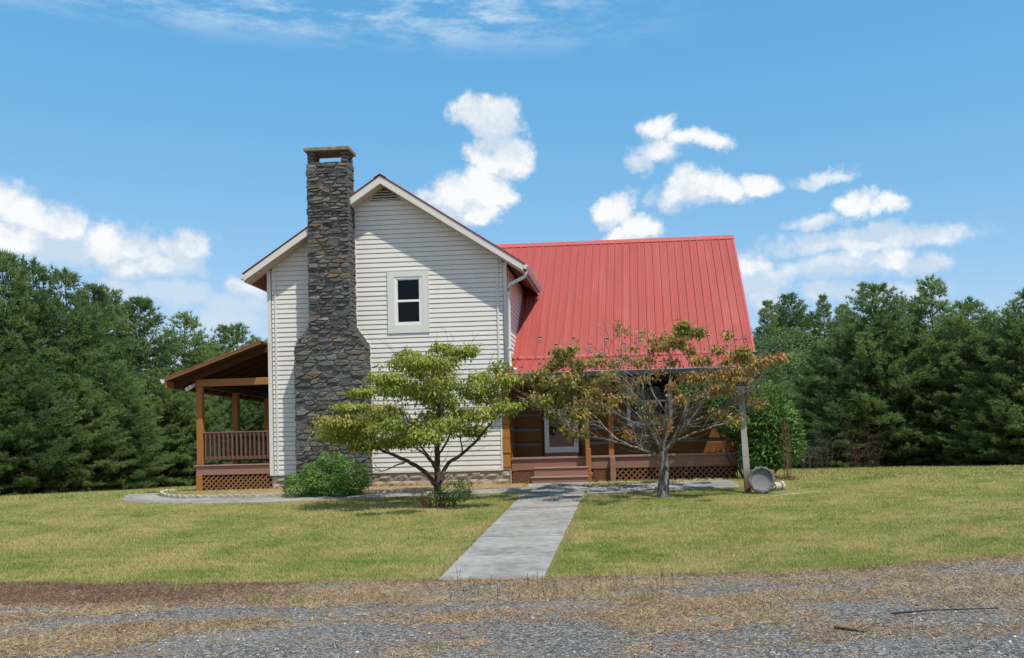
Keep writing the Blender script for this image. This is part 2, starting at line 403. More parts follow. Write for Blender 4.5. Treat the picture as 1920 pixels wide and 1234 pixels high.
# ------------------------------------------------------------------ house materials
def sidingcol(n):
    p = n.pos(); a = n.noise(n.scale(p, (1, 1, .15)), 1.6, 4, .6); b = n.noise(n.scale(p, (1, 1, 7)), 2.2, 3, .6)
    r = n.rand()
    col = n.mix(n.ramp(a, .4, .75, 0, .5), (.66, .645, .595), (.575, .565, .52))
    col = n.mix(n.m('MULTIPLY', r, .25), col, (.595, .585, .55))
    return n.mix(n.ramp(b, .55, .8, 0, .3), col, (.50, .50, .465))
M_siding = mat('vinyl_siding', sidingcol, .5, .35)
M_trim = mat('vinyl_trim', lambda n: n.mix(n.noise(n.pos(), 5, 4, .6), (.66, .645, .59), (.58, .575, .53)), .5, .35)
M_fascia = mat('fascia_wrap', lambda n: n.mix(n.noise(n.pos(), 3, 4, .6), (.66, .61, .55), (.57, .56, .50)), .5, .3)
M_soffit = mat('soffit_vinyl', lambda n: n.mix(n.noise(n.pos(), 4, 3, .6), (.60, .54, .46), (.50, .43, .35)), .6, .2)
M_brownsoff = mat('eave_boards', lambda n: n.mix(n.noise(n.scale(n.pos(), (6, .6, 6)), 3, 4, .6), (.15, .072, .035), (.215, .11, .056)), .7, .2)
def redcol(n):
    p = n.pos(); a = n.noise(n.scale(p, (1, .3, .3)), 2.2, 5, .65); b = n.noise(p, 14, 4, .7)
    col = n.mix(a, (.285, .052, .042), (.355, .074, .060))
    st = n.noise(n.scale(p, (2.6, .12, .12)), 1.6, 4, .65)
    col = n.mix(n.ramp(st, .42, .72, 0, .5), col, (.40, .115, .098))
    col = n.mix(n.m('MULTIPLY', n.rand(), .35), col, (.36, .07, .06))
    return n.mix(n.ramp(b, .62, .85, 0, .35), col, (.24, .075, .065))
M_red = mat('red_metal_roof', redcol, .5, .3)
M_redtrim = mat('red_metal_trim', lambda n: n.mix(n.noise(n.pos(), 8, 3, .6), (.36, .07, .065), (.46, .10, .09)), .45, .4)
M_reddark = mat('dark_drip_edge', (.11, .035, .035), .5, .3)
M_stain = mat('roof_lichen', lambda n: n.mix(n.noise(n.pos(), 40, 3, .7), (.10, .045, .042), (.20, .15, .13)), .9, .1)
def woodcol(lo, hi, sc=(1, 1, .12), f=9):
    def g(n):
        p = n.obj(); r = n.rand()
        p2 = n.v('ADD', n.scale(p, sc), n.n('ShaderNodeCombineXYZ', {0: n.m('MULTIPLY', r, 37.0), 1: r, 2: n.m('MULTIPLY', r, 11.0)}))
        a = n.noise(p2, f, 6, .68, dist=.6); kn = n.noise(n.scale(p2, (1, 1, 2)), 2.2, 3, .5)
        col = n.mix(a, lo, hi); col = n.mix(n.m('MULTIPLY', r, .4), col, tuple(.8*c for c in lo))
        return n.mix(n.ramp(kn, .66, .78, 0, .6), col, tuple(.35*c for c in lo)), a, .15
    return g
M_cedar = mat('cedar_post', woodcol((.26, .105, .028), (.40, .175, .05)), .65, .25)
M_cedarx = mat('cedar_beam', woodcol((.26, .115, .032), (.40, .19, .06), (.12, 1, 1)), .65, .25)
M_log = mat('hewn_log', woodcol((.150, .060, .015), (.26, .110, .027), (.15, 1, 1.6), 7), .7, .2)
M_logend = mat('log_end', woodcol((.30, .125, .03), (.45, .20, .05), (1, 1, .5), 6), .7, .2)
M_chink = mat('chinking', lambda n: n.mix(n.noise(n.pos(), 12, 4, .6), (.155, .155, .155), (.22, .215, .205)), .9, .1)
M_deck = mat('brown_deck_paint', woodcol((.235, .125, .092), (.32, .18, .138), (.15, 1, 1)), .7, .2)
M_deckfloor = mat('deck_floor', woodcol((.26, .17, .135), (.37, .26, .21), (1, .12, 1)), .75, .2)
M_lattice = mat('lattice_brown', woodcol((.17, .08, .045), (.24, .115, .065), (1, 1, 1), 6), .75, .15)
M_latticeL = mat('lattice_tan', woodcol((.20, .10, .045), (.30, .155, .07), (1, 1, 1), 6), .75, .15)
M_rail = mat('railing_stain', woodcol((.125, .068, .05), (.19, .105, .08), (1, 1, .15)), .7, .2)
M_darkwood = mat('dark_rafter', woodcol((.060, .026, .013), (.10, .045, .022), (.15, 1, 1)), .75, .15)
M_white = mat('white_paint', lambda n: n.mix(n.noise(n.pos(), 8, 3, .6), (.76, .76, .74), (.66, .67, .66)), .4, .4)
M_gutterw = mat('white_gutter', lambda n: n.mix(n.noise(n.pos(), 7, 3, .6), (.66, .66, .63), (.52, .53, .52)), .4, .4)
M_gutterd = mat('slate_gutter', lambda n: n.mix(n.noise(n.scale(n.pos(), (1, 1, 4)), 3, 4, .6), (.10, .115, .135), (.17, .18, .19)), .45, .4)
M_gutterlip = mat('gutter_lip', (.52, .53, .53), .4, .4)  # pale lip: its sunlit look on the dark gutter is put into the colour
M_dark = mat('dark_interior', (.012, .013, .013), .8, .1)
M_blind = mat('window_blind', (.007, .009, .008), .7, .2)
M_black = mat('black_metal', (.02, .02, .022), .45, .4)
M_galv = mat('stained_metal', lambda n: n.mix(n.ramp(n.noise(n.pos(), 16, 2, .6), .4, .65), (.17, .075, .068), (.34, .28, .27)), .8, .2)
def glassmat():
    m = bpy.data.materials.new('window_glass'); m.use_nodes = True; t = m.node_tree; n = NT(t)
    t.nodes.remove(t.nodes['Principled BSDF'])
    fr = n.n('ShaderNodeFresnel', {'IOR': 1.3})
    a = n.n('ShaderNodeBsdfTransparent', {'Color': (.8, .86, .83, 1)}); g = n.n('ShaderNodeBsdfGlossy', {'Color': (1, 1, 1, 1), 'Roughness': .02})
    t.links.new(n.n('ShaderNodeMixShader', {0: fr, 1: a, 2: g}), t.nodes['Material Output'].inputs[0]); return m
M_glass = glassmat()
def stonecol(n):
    r = n.rand(); p = n.pos(); a = n.noise(p, 16, 5, .7); b = n.noise(p, 55, 3, .7)
    base = n.cramp(r, [(0, (.040, .048, .054)), (.16, (.098, .110, .116)), (.30, (.060, .058, .052)), (.44, (.145, .155, .160)), (.55, (.075, .068, .057)), (.66, (.185, .18, .16)),
                       (.76, (.080, .092, .090)), (.84, (.135, .105, .080)), (.905, (.23, .13, .065)), (.93, (.115, .09, .078)), (1, (.30, .31, .31))])
    col = n.mix(n.ramp(a, .38, .66, 0, .6), base, (.17, .16, .135))
    col = n.mix(n.ramp(b, .5, .72, 0, .65), col, (.022, .022, .022))
    return col, n.m('ADD', n.m('MULTIPLY', a, .7), n.m('MULTIPLY', b, .3)), 1.0
M_stone = mat('field_stone', stonecol, .85, .25)
M_mortar = mat('mortar', lambda n: (n.mix(n.noise(n.pos(), 14, 4, .7), (.22, .21, .185), (.37, .35, .315)), n.noise(n.pos(), 50, 3, .7), .6), .95, .1)
M_cap = mat('mossy_slab', lambda n: n.mix(n.ramp(n.noise(n.pos(), 7, 5, .65), .35, .65), (.16, .165, .10), (.27, .255, .19)), .95, .1)
def blockcol(n):
    p = n.pos(); a = n.noise(p, 9, 5, .7); z = n.n('ShaderNodeSeparateXYZ', {0: p}, out=2)
    col = n.mix(a, (.25, .235, .205), (.42, .395, .345))
    splash = n.m('ADD', n.m('MULTIPLY', n.noise(p, 2.2, 3, .6), .35), n.m('MULTIPLY', n.m('SUBTRACT', 1.42, z), 1.1))
    return n.mix(n.ramp(splash, .22, .45, 0, .5), col, (.40, .27, .16)), n.noise(p, 35, 4, .7), 1.0   # red clay splashed up from the bed
M_block = mat('split_face_block', blockcol, .95, .1)
M_joint = mat('block_joint', (.38, .34, .28), .95, .1)

# ------------------------------------------------------------------ house
XL, XR, YG = -9.73, -3.44, 25.3
AX = (XL+XR)/2; SL = .664; TOP = 9.05; YF = 24.88; EX = 3.63
def rtop(x): return TOP - SL*abs(x-AX)
def wtop(x): return rtop(x) - .20
H = empty('farmhouse', (-3.4, 25.3, 1.06), 'farmhouse with pale sided gable, tall stone chimney and red metal roof over a log porch', 'house')
def part(b, name, m, parent, smooth=False): return b.build(name, m, parent, smooth)

# gable wall
gw = MB().extr([(XL+.02, YG+.04, 1.45), (XR-.02, YG+.04, 1.45), (XR-.02, YG+.04, wtop(XR)-.02), (AX, YG+.04, TOP-.24), (XL+.02, YG+.04, wtop(XL)-.02)], (0, .12, 0))
gw = part(gw, 'gable_wall', M_trim, H)
WX0, WX1, WZ0, WZ1 = -6.535, -5.475, 5.02, 6.645     # outer trim of the window
EXP = .1235
def course_pieces(z0, z1):
    """x-ranges of one siding course on the gable"""
    xa, xb = XL+.10, XR-.10
    if z1 < 3.78: xb = XR-.215
    lim = min(wtop(XL), 99)
    if z1 > lim:
        half = (TOP-.22-z1)/SL
        if half < .1: return []
        xa, xb = max(xa, AX-half-.32), min(xb, AX+half+.32)
    segs = [(xa, xb)]
    for (h0, h1, k0, k1) in ((WX0+.01, WX1-.01, WZ0, WZ1),):
        if z0 < k1-.02 and z1 > k0+.02:
            segs = [q for s in segs for q in ((s[0], min(s[1], h0)), (max(s[0], h1), s[1])) if q[1]-q[0] > .05]
    return segs
k = 0; z = 1.445
while z < TOP-.55:
    for xa, xb in course_pieces(z, z+EXP):
        b = MB(); zt = z+EXP+.012
        # tilted face, lip at the bottom, shallow groove near the top
        j = rnd.uniform(-.0015, .0015)
        prof = [(YG+.028, z), (YG-.012+j, z), (YG-.014+j, z+.010), (YG-.003, z+EXP-.018), (YG+.022, z+EXP-.012), (YG+.028, zt)]
        def cl(x, zz, left):
            if zz > wtop(XL)-.1:
                h = (TOP-.205-zz)/SL
                return max(x, AX-h) if left else min(x, AX+h)
            return x
        i = 0
        b.v += [(cl(xa, q[1], True), q[0], q[1]) for q in prof] + [(cl(xb, q[1], False), q[0], q[1]) for q in prof]
        n_ = len(prof)
        for q in range(n_-1): b.f.append((q, q+1, n_+q+1, n_+q))
        part(b, 'siding_board', M_siding, gw)
    z += EXP; k += 1
# corner posts, trim strips
b = MB().box(XL-.02, XL+.075, YG-.025, YG+.06, 1.42, wtop(XL)+.0); part(b, 'corner_post', M_trim, gw)
b = MB().box(XR-.085, XR+.012, YG-.025, YG+.06, 3.75, wtop(XR)); part(b, 'corner_post', M_trim, gw)
b = MB().box(XR-.235, XR-.19, YG-.022, YG+.03, 1.42, 3.75); part(b, 'corner_post', M_trim, gw)
for x in (XL+.20, XR-.235):
    b = MB(); z0 = 1.43 if x < -8 else 3.76; b.box(x-.025, x+.025, YG-.03, YG-.005, z0, wtop(x)-.03).box(x-.008, x+.008, YG-.036, YG-.03, z0, wtop(x)-.03); part(b, 'trim_strip', M_trim, gw)
b = MB().box(XL-.01, XR-.2, YG-.02, YG+.03, 1.415, 1.442); part(b, 'starter_strip', M_trim, gw)
# gable vent
gv = MB().extr([(AX-.42, YG-.02, 8.50), (AX+.42, YG-.02, 8.50), (AX, YG-.02, 8.78)], (0, .03, 0)); gv = part(gv, 'gable_vent', M_blind, gw)
for q in range(4):
    z0 = 8.505+q*.066; hw = (8.80-z0)/.664
    part(MB().hexa([(AX-hw, YG-.055, z0), (AX+hw, YG-.055, z0), (AX+hw, YG-.03, z0+.03), (AX-hw, YG-.03, z0+.03),
                    (AX-hw+.02, YG-.05, z0+.01), (AX+hw-.02, YG-.05, z0+.01), (AX+hw-.02, YG-.025, z0+.042), (AX-hw+.02, YG-.025, z0+.042)]), 'louver', M_trim, gw)
# window
wn_ = MB(); y0, y1 = YG-.032, YG+.0
wn_.box(WX0, WX0+.165, y0, y1, WZ0, WZ1).box(WX1-.165, WX1, y0, y1, WZ0, WZ1).box(WX0+.165, WX1-.165, y0, y1, WZ1-.16, WZ1).box(WX0+.165, WX1-.165, y0, y1, WZ0, WZ0+.21)
win = part(wn_, 'window', M_trim, H)
for (a0, a1, c0, c1) in ((WX0-.012, WX0, WZ0-.01, WZ1+.01), (WX1, WX1+.012, WZ0-.01, WZ1+.01)):
    part(MB().box(a0, a1, y0-.006, y1, c0, c1), 'trim_bead', M_trim, win)
part(MB().box(WX0, WX1, y0-.006, y1, WZ1, WZ1+.012), 'trim_bead', M_trim, win)
ix0, ix1, iz0, iz1 = WX0+.165, WX1-.165, WZ0+.21, WZ1-.16
zm = (iz0+iz1)/2
b = MB(); f = .055
b.box(ix0, ix0+f, YG-.018, YG+.03, iz0, iz1).box(ix1-f, ix1, YG-.018, YG+.03, iz0, iz1).box(ix0+f, ix1-f, YG-.018, YG+.03, iz1-f, iz1).box(ix0+f, ix1-f, YG-.018, YG+.03, iz0, iz0+f*.9)
part(b, 'window_frame', M_white, win)
for (c0, c1, dy) in ((zm, iz1-f, .0), (iz0+f*.9, zm, -.012)):
    b = MB(); q = .03
    b.box(ix0+f, ix0+f+q, YG-.004+dy, YG+.022, c0, c1).box(ix1-f-q, ix1-f, YG-.004+dy, YG+.022, c0, c1).box(ix0+f+q, ix1-f-q, YG-.004+dy, YG+.022, c0, c0+q).box(ix0+f+q, ix1-f-q, YG-.004+dy, YG+.022, c1-q, c1)
    part(b, 'sash', M_white, win)
    part(MB().quad((ix0+f+q, YG+.006, c0+q), (ix1-f-q, YG+.006, c0+q), (ix1-f-q, YG+.006, c1-q), (ix0+f+q, YG+.006, c1-q)), 'pane', M_glass, win)
part(MB().box(ix0+.05, ix1-.05, YG+.031, YG+.036, iz0+.04, iz1-.05), 'dark_room_plate', M_dark, win)  # flat near-black plate; the unlit room's darkness is put into its colour
b = MB(); z = iz0+.08
while z < iz1-.08: b.hexa([(ix0+.06, YG+.016, z), (ix1-.06, YG+.016, z), (ix1-.06, YG+.03, z+.012), (ix0+.06, YG+.03, z+.012), (ix0+.06, YG+.016, z+.003), (ix1-.06, YG+.016, z+.003), (ix1-.06, YG+.03, z+.015), (ix0+.06, YG+.03, z+.015)]); z += .036
part(b, 'blind', M_blind, win)

# return wall (right) and left wall
def sidewall(x, sgn, name, y0, y1, z0):
    wl = part(MB().box(min(x, x-sgn*.1), max(x, x-sgn*.1)-.0, y0, y1, z0, wtop(x)-.1), name, M_trim, H)
    z = z0
    while z < wtop(x)-.15:
        b = MB(); prof = [(x-sgn*.01, z), (x+sgn*.022, z), (x+sgn*.024, z+.012), (x+sgn*.012, z+EXP-.01), (x-sgn*.002, z+EXP)]
        b.sheet([(q[0], y0, q[1]) for q in prof], (0, y1-y0, 0)); part(b, 'siding_board', M_siding, wl); z += EXP
sidewall(XR, 1, 'return_wall', YG+.07, 31.0, 3.83)
sidewall(XL, -1, 'left_wall', YG+.07, 33.4, 1.45)
part(MB().box(XR-.12, XR-.005, YG+.06, 26.5, 1.45, 3.83), 'lower_wall', M_log, H)

# wing roof
def slab(xa, za, xb, zb, t, y0, y1):  # inclined slab between two x lines (top surface)
    return [(xa, y0, za-t), (xb, y0, zb-t), (xb, y1, zb-t), (xa, y1, za-t), (xa, y0, za), (xb, y0, zb), (xb, y1, zb), (xa, y1, za)]
YB_ = 37.0
wr = MB()
for s in (-1, 1): wr.hexa(slab(AX, TOP-.03, AX+s*EX, rtop(AX+EX)-.03, .13, YF+.03, YB_)) if s > 0 else wr.hexa(slab(AX-EX, rtop(AX-EX)-.03, AX, TOP-.03, .13, YF+.03, YB_))
wr = part(wr, 'wing_roof', M_darkwood, H)
for s in (-1, 1):
    xe = AX+s*(EX+.03); ze = rtop(xe)
    # metal sheets with ribs running down the slope, one object per sheet
    y = YF-.02
    while y < YB_:
        y2 = min(y+.914, YB_); b = MB(); pr = []
        yy = y
        while yy < y2-.01:
            pr += [(yy, 0), (yy+.02, .02), (yy+.045, .02), (yy+.065, 0)]; yy += .2286
        pr.append((y2, 0))
        b.sheet([(AX, q, TOP+.012+h) for q, h in pr], (xe-AX, 0, ze-TOP)); part(b, 'roof_panel', M_red, wr); y = y2
    # rake board, drip edge
    x0, x1 = (AX, AX+s*EX); z0, z1 = TOP-.012, rtop(AX+EX)-.012
    pts = [(x0, z0), (x1, z1), (x1, z1-.175), (x0, z0-.205)]
    b = MB().extr([(p[0], YF, p[1]) for p in (pts if s > 0 else pts[::-1])], (0, .03, 0)); part(b, 'rake_board', M_fascia, wr)
    b = MB().extr([(p[0], YF-.012, p[1]) for p in ([(x0, z0+.028), (x1+s*.03, z1+.028), (x1+s*.03, z1-.008), (x0, z0-.008)][::s])], (0, .012, 0)); part(b, 'drip_edge', M_reddark, wr)
    # rake soffit: grooved strips
    b = MB(); n = 34
    for q in range(n):
        t0, t1 = q/n, (q+.965)/n
        xa, xb = x0+(x1-x0)*t0, x0+(x1-x0)*t1
        za, zb = z0-.19+(z1-z0)*t0, z0-.19+(z1-z0)*t1
        if s > 0: b.hexa(slab(xa, za, xb, zb, .012, YF+.03, YG+.03))
        else: b.hexa(slab(xb, zb, xa, za, .012, YF+.03, YG+.03))
    part(b, 'soffit', M_soffit, wr)
    # eave soffit beyond the wall
    xw = XR+.03 if s > 0 else XL-.03
    n = 7; b = MB()
    for q in range(n):
        xa = xw+(x1-xw)*q/n; xb = xw+(x1-xw)*(q+.93)/n; f = lambda x: rtop(x)-.20
        if s > 0: b.hexa(slab(xa, f(xa), xb, f(xb), .012, YG+.03, YB_-3))
        else: b.hexa(slab(xb, f(xb), xa, f(xa), .012, YG+.03, YB_-3))
    part(b, 'eave_soffit', M_brownsoff, wr)
    part(MB().box(min(x1, x1-s*.03), max(x1, x1-s*.03), YF+.03, YB_-3, z1-.185, z1-.02), 'eave_board', M_fascia, wr)
part(MB().extr([(AX-.16, YF-.03, TOP-.07), (AX, YF-.03, TOP+.035), (AX+.16, YF-.03, TOP-.07), (AX, YF-.03, TOP+.02)], (0, YB_-YF, 0)), 'ridge_cap', M_redtrim, wr)
# gutters of the wing
def gutter_x(name, x, s, y0, y1, z, m, lip):
    pr = [(x, z), (x+s*.004, z-.085), (x+s*.07, z-.10), (x+s*.095, z-.055), (x+s*.118, z-.012), (x+s*.118, z+.004), (x+s*.10, z+.004)]
    b = MB().sheet([(p[0], y0, p[1]) for p in pr], (0, y1-y0, 0))
    b.quad(*[(p[0], y0, p[1]) for p in pr]); g = part(b, name, m, H)
    part(MB().box(min(x+s*.10, x+s*.124), max(x+s*.10, x+s*.124), y0-.004, y1, z+.005, z+.014), 'gutter_edge', lip, g); return g
ge = rtop(AX+EX)-.05
gutter_x('gutter', AX+EX+.004, 1, YF-.01, 28.35, ge, M_gutterw, M_gutterlip)
gutter_x('gutter', AX-EX-.004, -1, YF-.01, 34, ge, M_gutterw, M_gutterlip)
ds = MB(); xg = AX+EX+.065
ds.tube([(xg, 25.05, ge-.09), (xg-.005, 25.05, ge-.17), (xg-.06, 25.06, ge-.27), (XR+.13, 25.14, ge-.42), (XR+.065, 25.17, ge-.5), (XR+.055, 25.19, ge-.62), (XR+.055, 25.19, 4.2), (XR+.075, 25.16, 4.04), (XR+.18, 25.08, 3.97), (XR+.22, 25.05, 3.965)], .045, 8)
dsp = part(ds, 'downspout', M_gutterw, H, True)
for z in (5.9, 4.5): part(MB().box(XR+.0, XR+.112, 25.135, 25.245, z, z+.035), 'strap', M_gutterw, dsp)

# main roof
KY, KZ, RY, RZ = 26.05, 4.35, 31.1, 8.47; MX0, MX1 = -5.2, 2.885
ms = (RZ-KZ)/(RY-KY)
mr = part(MB().hexa([(MX0, KY+.05, KZ-.12), (MX1-.02, KY+.05, KZ-.12), (MX1-.02, RY, RZ-.15), (MX0, RY, RZ-.15), (MX0, KY+.05, KZ-.01), (MX1-.02, KY+.05, KZ-.01), (MX1-.02, RY, RZ-.03), (MX0, RY, RZ-.03)]), 'main_roof', M_darkwood, H)
def roofsheet(x, wd, ya, za, yb_, zb, parent):
    """one ribbed metal sheet; the rib sits on its left edge, two faint stiffeners in the pan"""
    w_ = wd; pr = [(0, 0), (.006, .034), (.030, .034), (.042, 0), (.10, 0), (.108, .006), (.116, 0), (.155, 0), (.163, .006), (.171, 0), (w_, 0)]
    d = Vector((0, yb_-ya, zb-za)); nrm = Vector((0, -(zb-za), yb_-ya)).normalized()
    b = MB().sheet([(x+p, ya+nrm.y*h, za+nrm.z*h) for p, h in pr], d)
    return part(b, 'roof_panel', M_red, parent)
PW = .2286; x = MX1-PW
while x > MX0-.05: roofsheet(x, PW, KY-.03, KZ-.03*ms+.012+rnd.uniform(-.002, .002), RY, RZ+.012, mr); x -= PW
# rear slope (never faces the road)
part(MB().hexa([(MX0, RY, RZ-.14), (MX1-.02, RY, RZ-.14), (MX1-.02, RY+5.05, KZ-.1), (MX0, RY+5.05, KZ-.1), (MX0, RY, RZ-.005), (MX1-.02, RY, RZ-.005), (MX1-.02, RY+5.05, KZ), (MX0, RY+5.05, KZ)]), 'rear_slope', M_red, mr)
part(MB().extr([(MX0, RY-.17, RZ-.105), (MX0, RY-.17, RZ-.125+.035), (MX0, RY-.02, RZ+.05), (MX0, RY+.02, RZ+.05), (MX0, RY+.17, RZ-.09), (MX0, RY+.17, RZ-.105)], (MX1+.04-MX0, 0, 0)), 'ridge_cap', M_redtrim, mr)
part(MB().hexa([(MX1-.03, KY-.04, KZ-.16), (MX1+.03, KY-.04, KZ-.16), (MX1+.03, RY, RZ-.12), (MX1-.03, RY, RZ-.12), (MX1-.03, KY-.04, KZ+.005), (MX1+.03, KY-.04, KZ+.005), (MX1+.03, RY, RZ+.035), (MX1-.03, RY, RZ+.035)]), 'rake_trim', M_redtrim, mr)
# porch roof, lower pitch
EY, EZ = 24.9, 3.855; PX0, PX1 = -3.46, 2.36
pr_ = part(MB().hexa([(PX0, EY+.05, EZ-.07), (PX1-.02, EY+.05, EZ-.07), (PX1-.02, KY-.02, KZ-.10), (PX0, KY-.02, KZ-.10), (PX0, EY+.05, EZ), (PX1-.02, EY+.05, EZ), (PX1-.02, KY-.02, KZ-.035), (PX0, KY-.02, KZ-.035)]), 'porch_roof', M_darkwood, H)
x = PX1-PW
while x > PX0-.2:
    if x < PX0: break
    roofsheet(x, PW, EY-.02, EZ+.008+rnd.uniform(-.002, .002), KY+.02, KZ-.02, pr_); x -= PW
roofsheet(PX0, x+PW-PX0 if x+PW-PX0 > .18 else .18, EY-.02, EZ+.006, KY+.02, KZ-.022, pr_)
part(MB().extr([(PX0+.2, KY-.075, KZ-.045), (PX0+.2, KY-.075, KZ-.01), (PX0+.2, KY+.05, KZ+.062), (PX0+.2, KY+.05, KZ+.03)], (PX1-PX0-.2, 0, 0)), 'transition_trim', M_redtrim, pr_)
part(MB().hexa([(PX1-.02, EY-.02, EZ-.08), (PX1+.025, EY-.02, EZ-.08), (PX1+.025, KY, KZ-.11), (PX1-.02, KY, KZ-.11), (PX1-.02, EY-.02, EZ+.035), (PX1+.025, EY-.02, EZ+.035), (PX1+.025, KY, KZ+.01), (PX1-.02, KY, KZ+.01)]), 'rake_trim', M_redtrim, pr_)
# snow guards and dark streaks where they drip
def guard(x, y, parent, onmain, streak):
    z = (KZ+ms*(y-KY) if onmain else EZ+(KZ-EZ)/(KY-EY)*(y-EY))+.014; sl = ms if onmain else (KZ-EZ)/(KY-EY)
    b = MB(); u = Vector((0, 1, sl)).normalized(); nn = Vector((0, -sl, 1)).normalized(); o = Vector((x, y, z))
    def P3(a, c, h): return o+Vector((a, 0, 0))+u*c+nn*h
    b.hexa([P3(-.03, -.05, .0), P3(.03, -.05, .0), P3(.03, .05, .0), P3(-.03, .05, .0), P3(-.03, -.05, .008), P3(.03, -.05, .008), P3(.03, .05, .008), P3(-.03, .05, .008)])
    b.hexa([P3(-.045, .04, .0), P3(.045, .04, .0), P3(.045, .055, .0), P3(-.045, .055, .0), P3(-.045, .04, .05), P3(.045, .04, .05), P3(.045, .055, .05), P3(-.045, .055, .05)])
    part(b, 'snow_guard', M_galv, parent)
    if streak:
        w2 = rnd.uniform(.04, .075); L = streak
        part(MB().quad(P3(-w2, -L, .003), P3(w2*.7, -L, .003), P3(w2, -.06, .003), P3(w2, .06, .003), P3(-w2*.8, .08, .003), P3(-w2, -.06, .003)), 'lichen_streak', M_stain, parent)
for (x, y, st) in ((-2.75, 26.75, .18), (-2.30, 26.45, .28), (-1.85, 26.68, .2), (-1.40, 26.42, .34), (-.95, 26.62, .2), (-.5, 26.4, .3), (-.05, 26.5, .2), (1.3, 26.6, 0), (1.75, 26.6, .1), (2.2, 26.42, 0), (2.45, 26.42, 0), (2.70, 26.42, 0)):
    guard(x, y, mr, True, st)
for (x, y) in ((-3.1, 25.2), (-2.65, 25.4), (-.65, 25.5), (-2.2, 25.25), (.45, 25.3), (1.15, 25.55), (1.6, 25.6), (.9, 25.25)): guard(x, y, pr_, False, 0)
# eave gutter of the porch, main eave gutter at the right
def gutter_y(name, y, x0, x1, z, m, lip):
    pr = [(y, z), (y-.004, z-.095), (y-.075, z-.11), (y-.10, z-.06), (y-.122, z-.012), (y-.122, z)]
    b = MB().sheet([(x0, p[0], p[1]) for p in pr][::-1], (x1-x0, 0, 0)); b.quad(*[(x0, p[0], p[1]) for p in pr]); b.quad(*[(x1, p[0], p[1]) for p in pr][::-1])
    g = part(b, name, m, H); part(MB().box(x0-.003, x1+.003, y-.132, y-.104, z+.001, z+.014), 'gutter_edge', lip, g)
gutter_y('porch_gutter', EY+.02, PX0+.02, PX1-.02, EZ-.015, M_gutterd, M_gutterlip)
gutter_y('eave_gutter', KY+.02, PX1+.06, MX1+.06, KZ-.03, M_gutterd, M_gutterlip)
part(MB().extr([(MX1-.30, KY+.1, KZ-.12), (MX1-.02, KY+.1, KZ-.12), (MX1-.02, KY+.1, KZ-.36)], (0, .05, 0)), 'eave_return', M_fascia, H)

# log wall behind the porch
YW = 26.5
lw = part(MB().box(XR-.0, 2.42, YW+.05, YW+.2, 1.3, 4.4), 'log_wall', M_chink, H)
DX0, DX1 = -2.66, -1.76      # door opening
z = 1.735; row = 0
while z < 4.2:
    for xa, xb in ((XR+.01, DX0-.07), (DX1+.07, -.45), (.75, 2.44)) if 2.5 < z+.31 and z < 3.8 else ((XR+.01, DX0-.07), (DX1+.07, 2.44)):
        b = MB().bbox(xa, xb, YW-.03+rnd.uniform(-.008, .008), YW+.06, z+rnd.uniform(0, .012), z+.305+rnd.uniform(-.012, .008), .014); part(b, 'log', M_log, lw)
        part(MB().hexa([(xa, YW+.0, z-.085), (xb, YW+.0, z-.085), (xb, YW+.06, z-.085), (xa, YW+.06, z-.085), (xa, YW+.02, z), (xb, YW+.02, z), (xb, YW+.06, z), (xa, YW+.06, z)]), 'chinking_strip', M_chink, lw)
    # side of the wing under the porch roof
    part(MB().bbox(XR-.004, XR+.03, YG+.2, YW-.03, z, z+.305, .01), 'log', M_log, lw)
    part(MB().box(XR-.004, XR+.012, YG+.2, YW-.03, z-.085, z), 'chinking_strip', M_chink, lw)
    z += .39
# dovetailed log ends at the corner
z = 1.50; k = 0
le = part(MB().box(XR-.17, XR-.01, YG+.0, YG+.18, 1.44, 3.76), 'log_corner', M_logend, H)
while z < 3.7:
    h = (.36, .40, .33, .42, .38, .37)[k % 6]; h = min(h, 3.76-z)
    b = MB(); d = .018*(k % 2)
    b.hexa([(XR-.188+.0, YG-.012-d, z), (XR+.002, YG-.012-d, z), (XR+.002, YG+.17, z+.02), (XR-.188, YG+.17, z), (XR-.188, YG-.012-d, z+h-.012), (XR+.002-.016, YG-.012-d, z+h-.012), (XR-.014, YG+.17, z+h-.012), (XR-.188, YG+.17, z+h-.012)])
    part(b, 'log_end', M_logend, le); z += h; k += 1
# door
dr = MB(); zd0, zd1 = 1.845, 3.86; fw_ = .12
dr.box(DX0, DX0+fw_, YW-.09, YW-.045, zd0, zd1).box(DX1-fw_, DX1, YW-.09, YW-.045, zd0, zd1).box(DX0+fw_, DX1-fw_, YW-.09, YW-.045, zd1-.13, zd1).box(DX0+fw_, DX1-fw_, YW-.09, YW-.045, zd0, zd0+.15).box(DX0+fw_, DX1-fw_, YW-.085, YW-.05, 2.83, 2.88)
door = part(dr, 'door', M_white, H)
part(MB().box(DX0+fw_, DX1-fw_, YW-.072, YW-.066, zd0+.15, zd1-.13), 'pane', M_glass, door)
part(MB().box(DX0+.02, DX1-.02, YW-.03, YW+.045, zd0, zd1), 'door_panel', M_darkwood, door)
part(MB().tube([(DX0+.06, YW-.09, 2.75), (DX0+.06, YW-.14, 2.76), (DX0+.06, YW-.14, 2.88), (DX0+.06, YW-.09, 2.89)], .012, 6), 'handle', M_black, door)
b = MB().box(DX0-.07, DX0-.002, YW-.07, YW+.045, 1.74, zd1+.06).box(DX1+.002, DX1+.07, YW-.07, YW+.045, 1.74, zd1+.06).box(DX0-.002, DX1+.002, YW-.07, YW+.045, zd1+.002, zd1+.06)
part(b, 'door_frame', M_darkwood, door)
part(MB().box(DX0-.002, DX1+.002, YW-.10, YW+.045, 1.745, zd0-.002), 'threshold', M_deck, door)
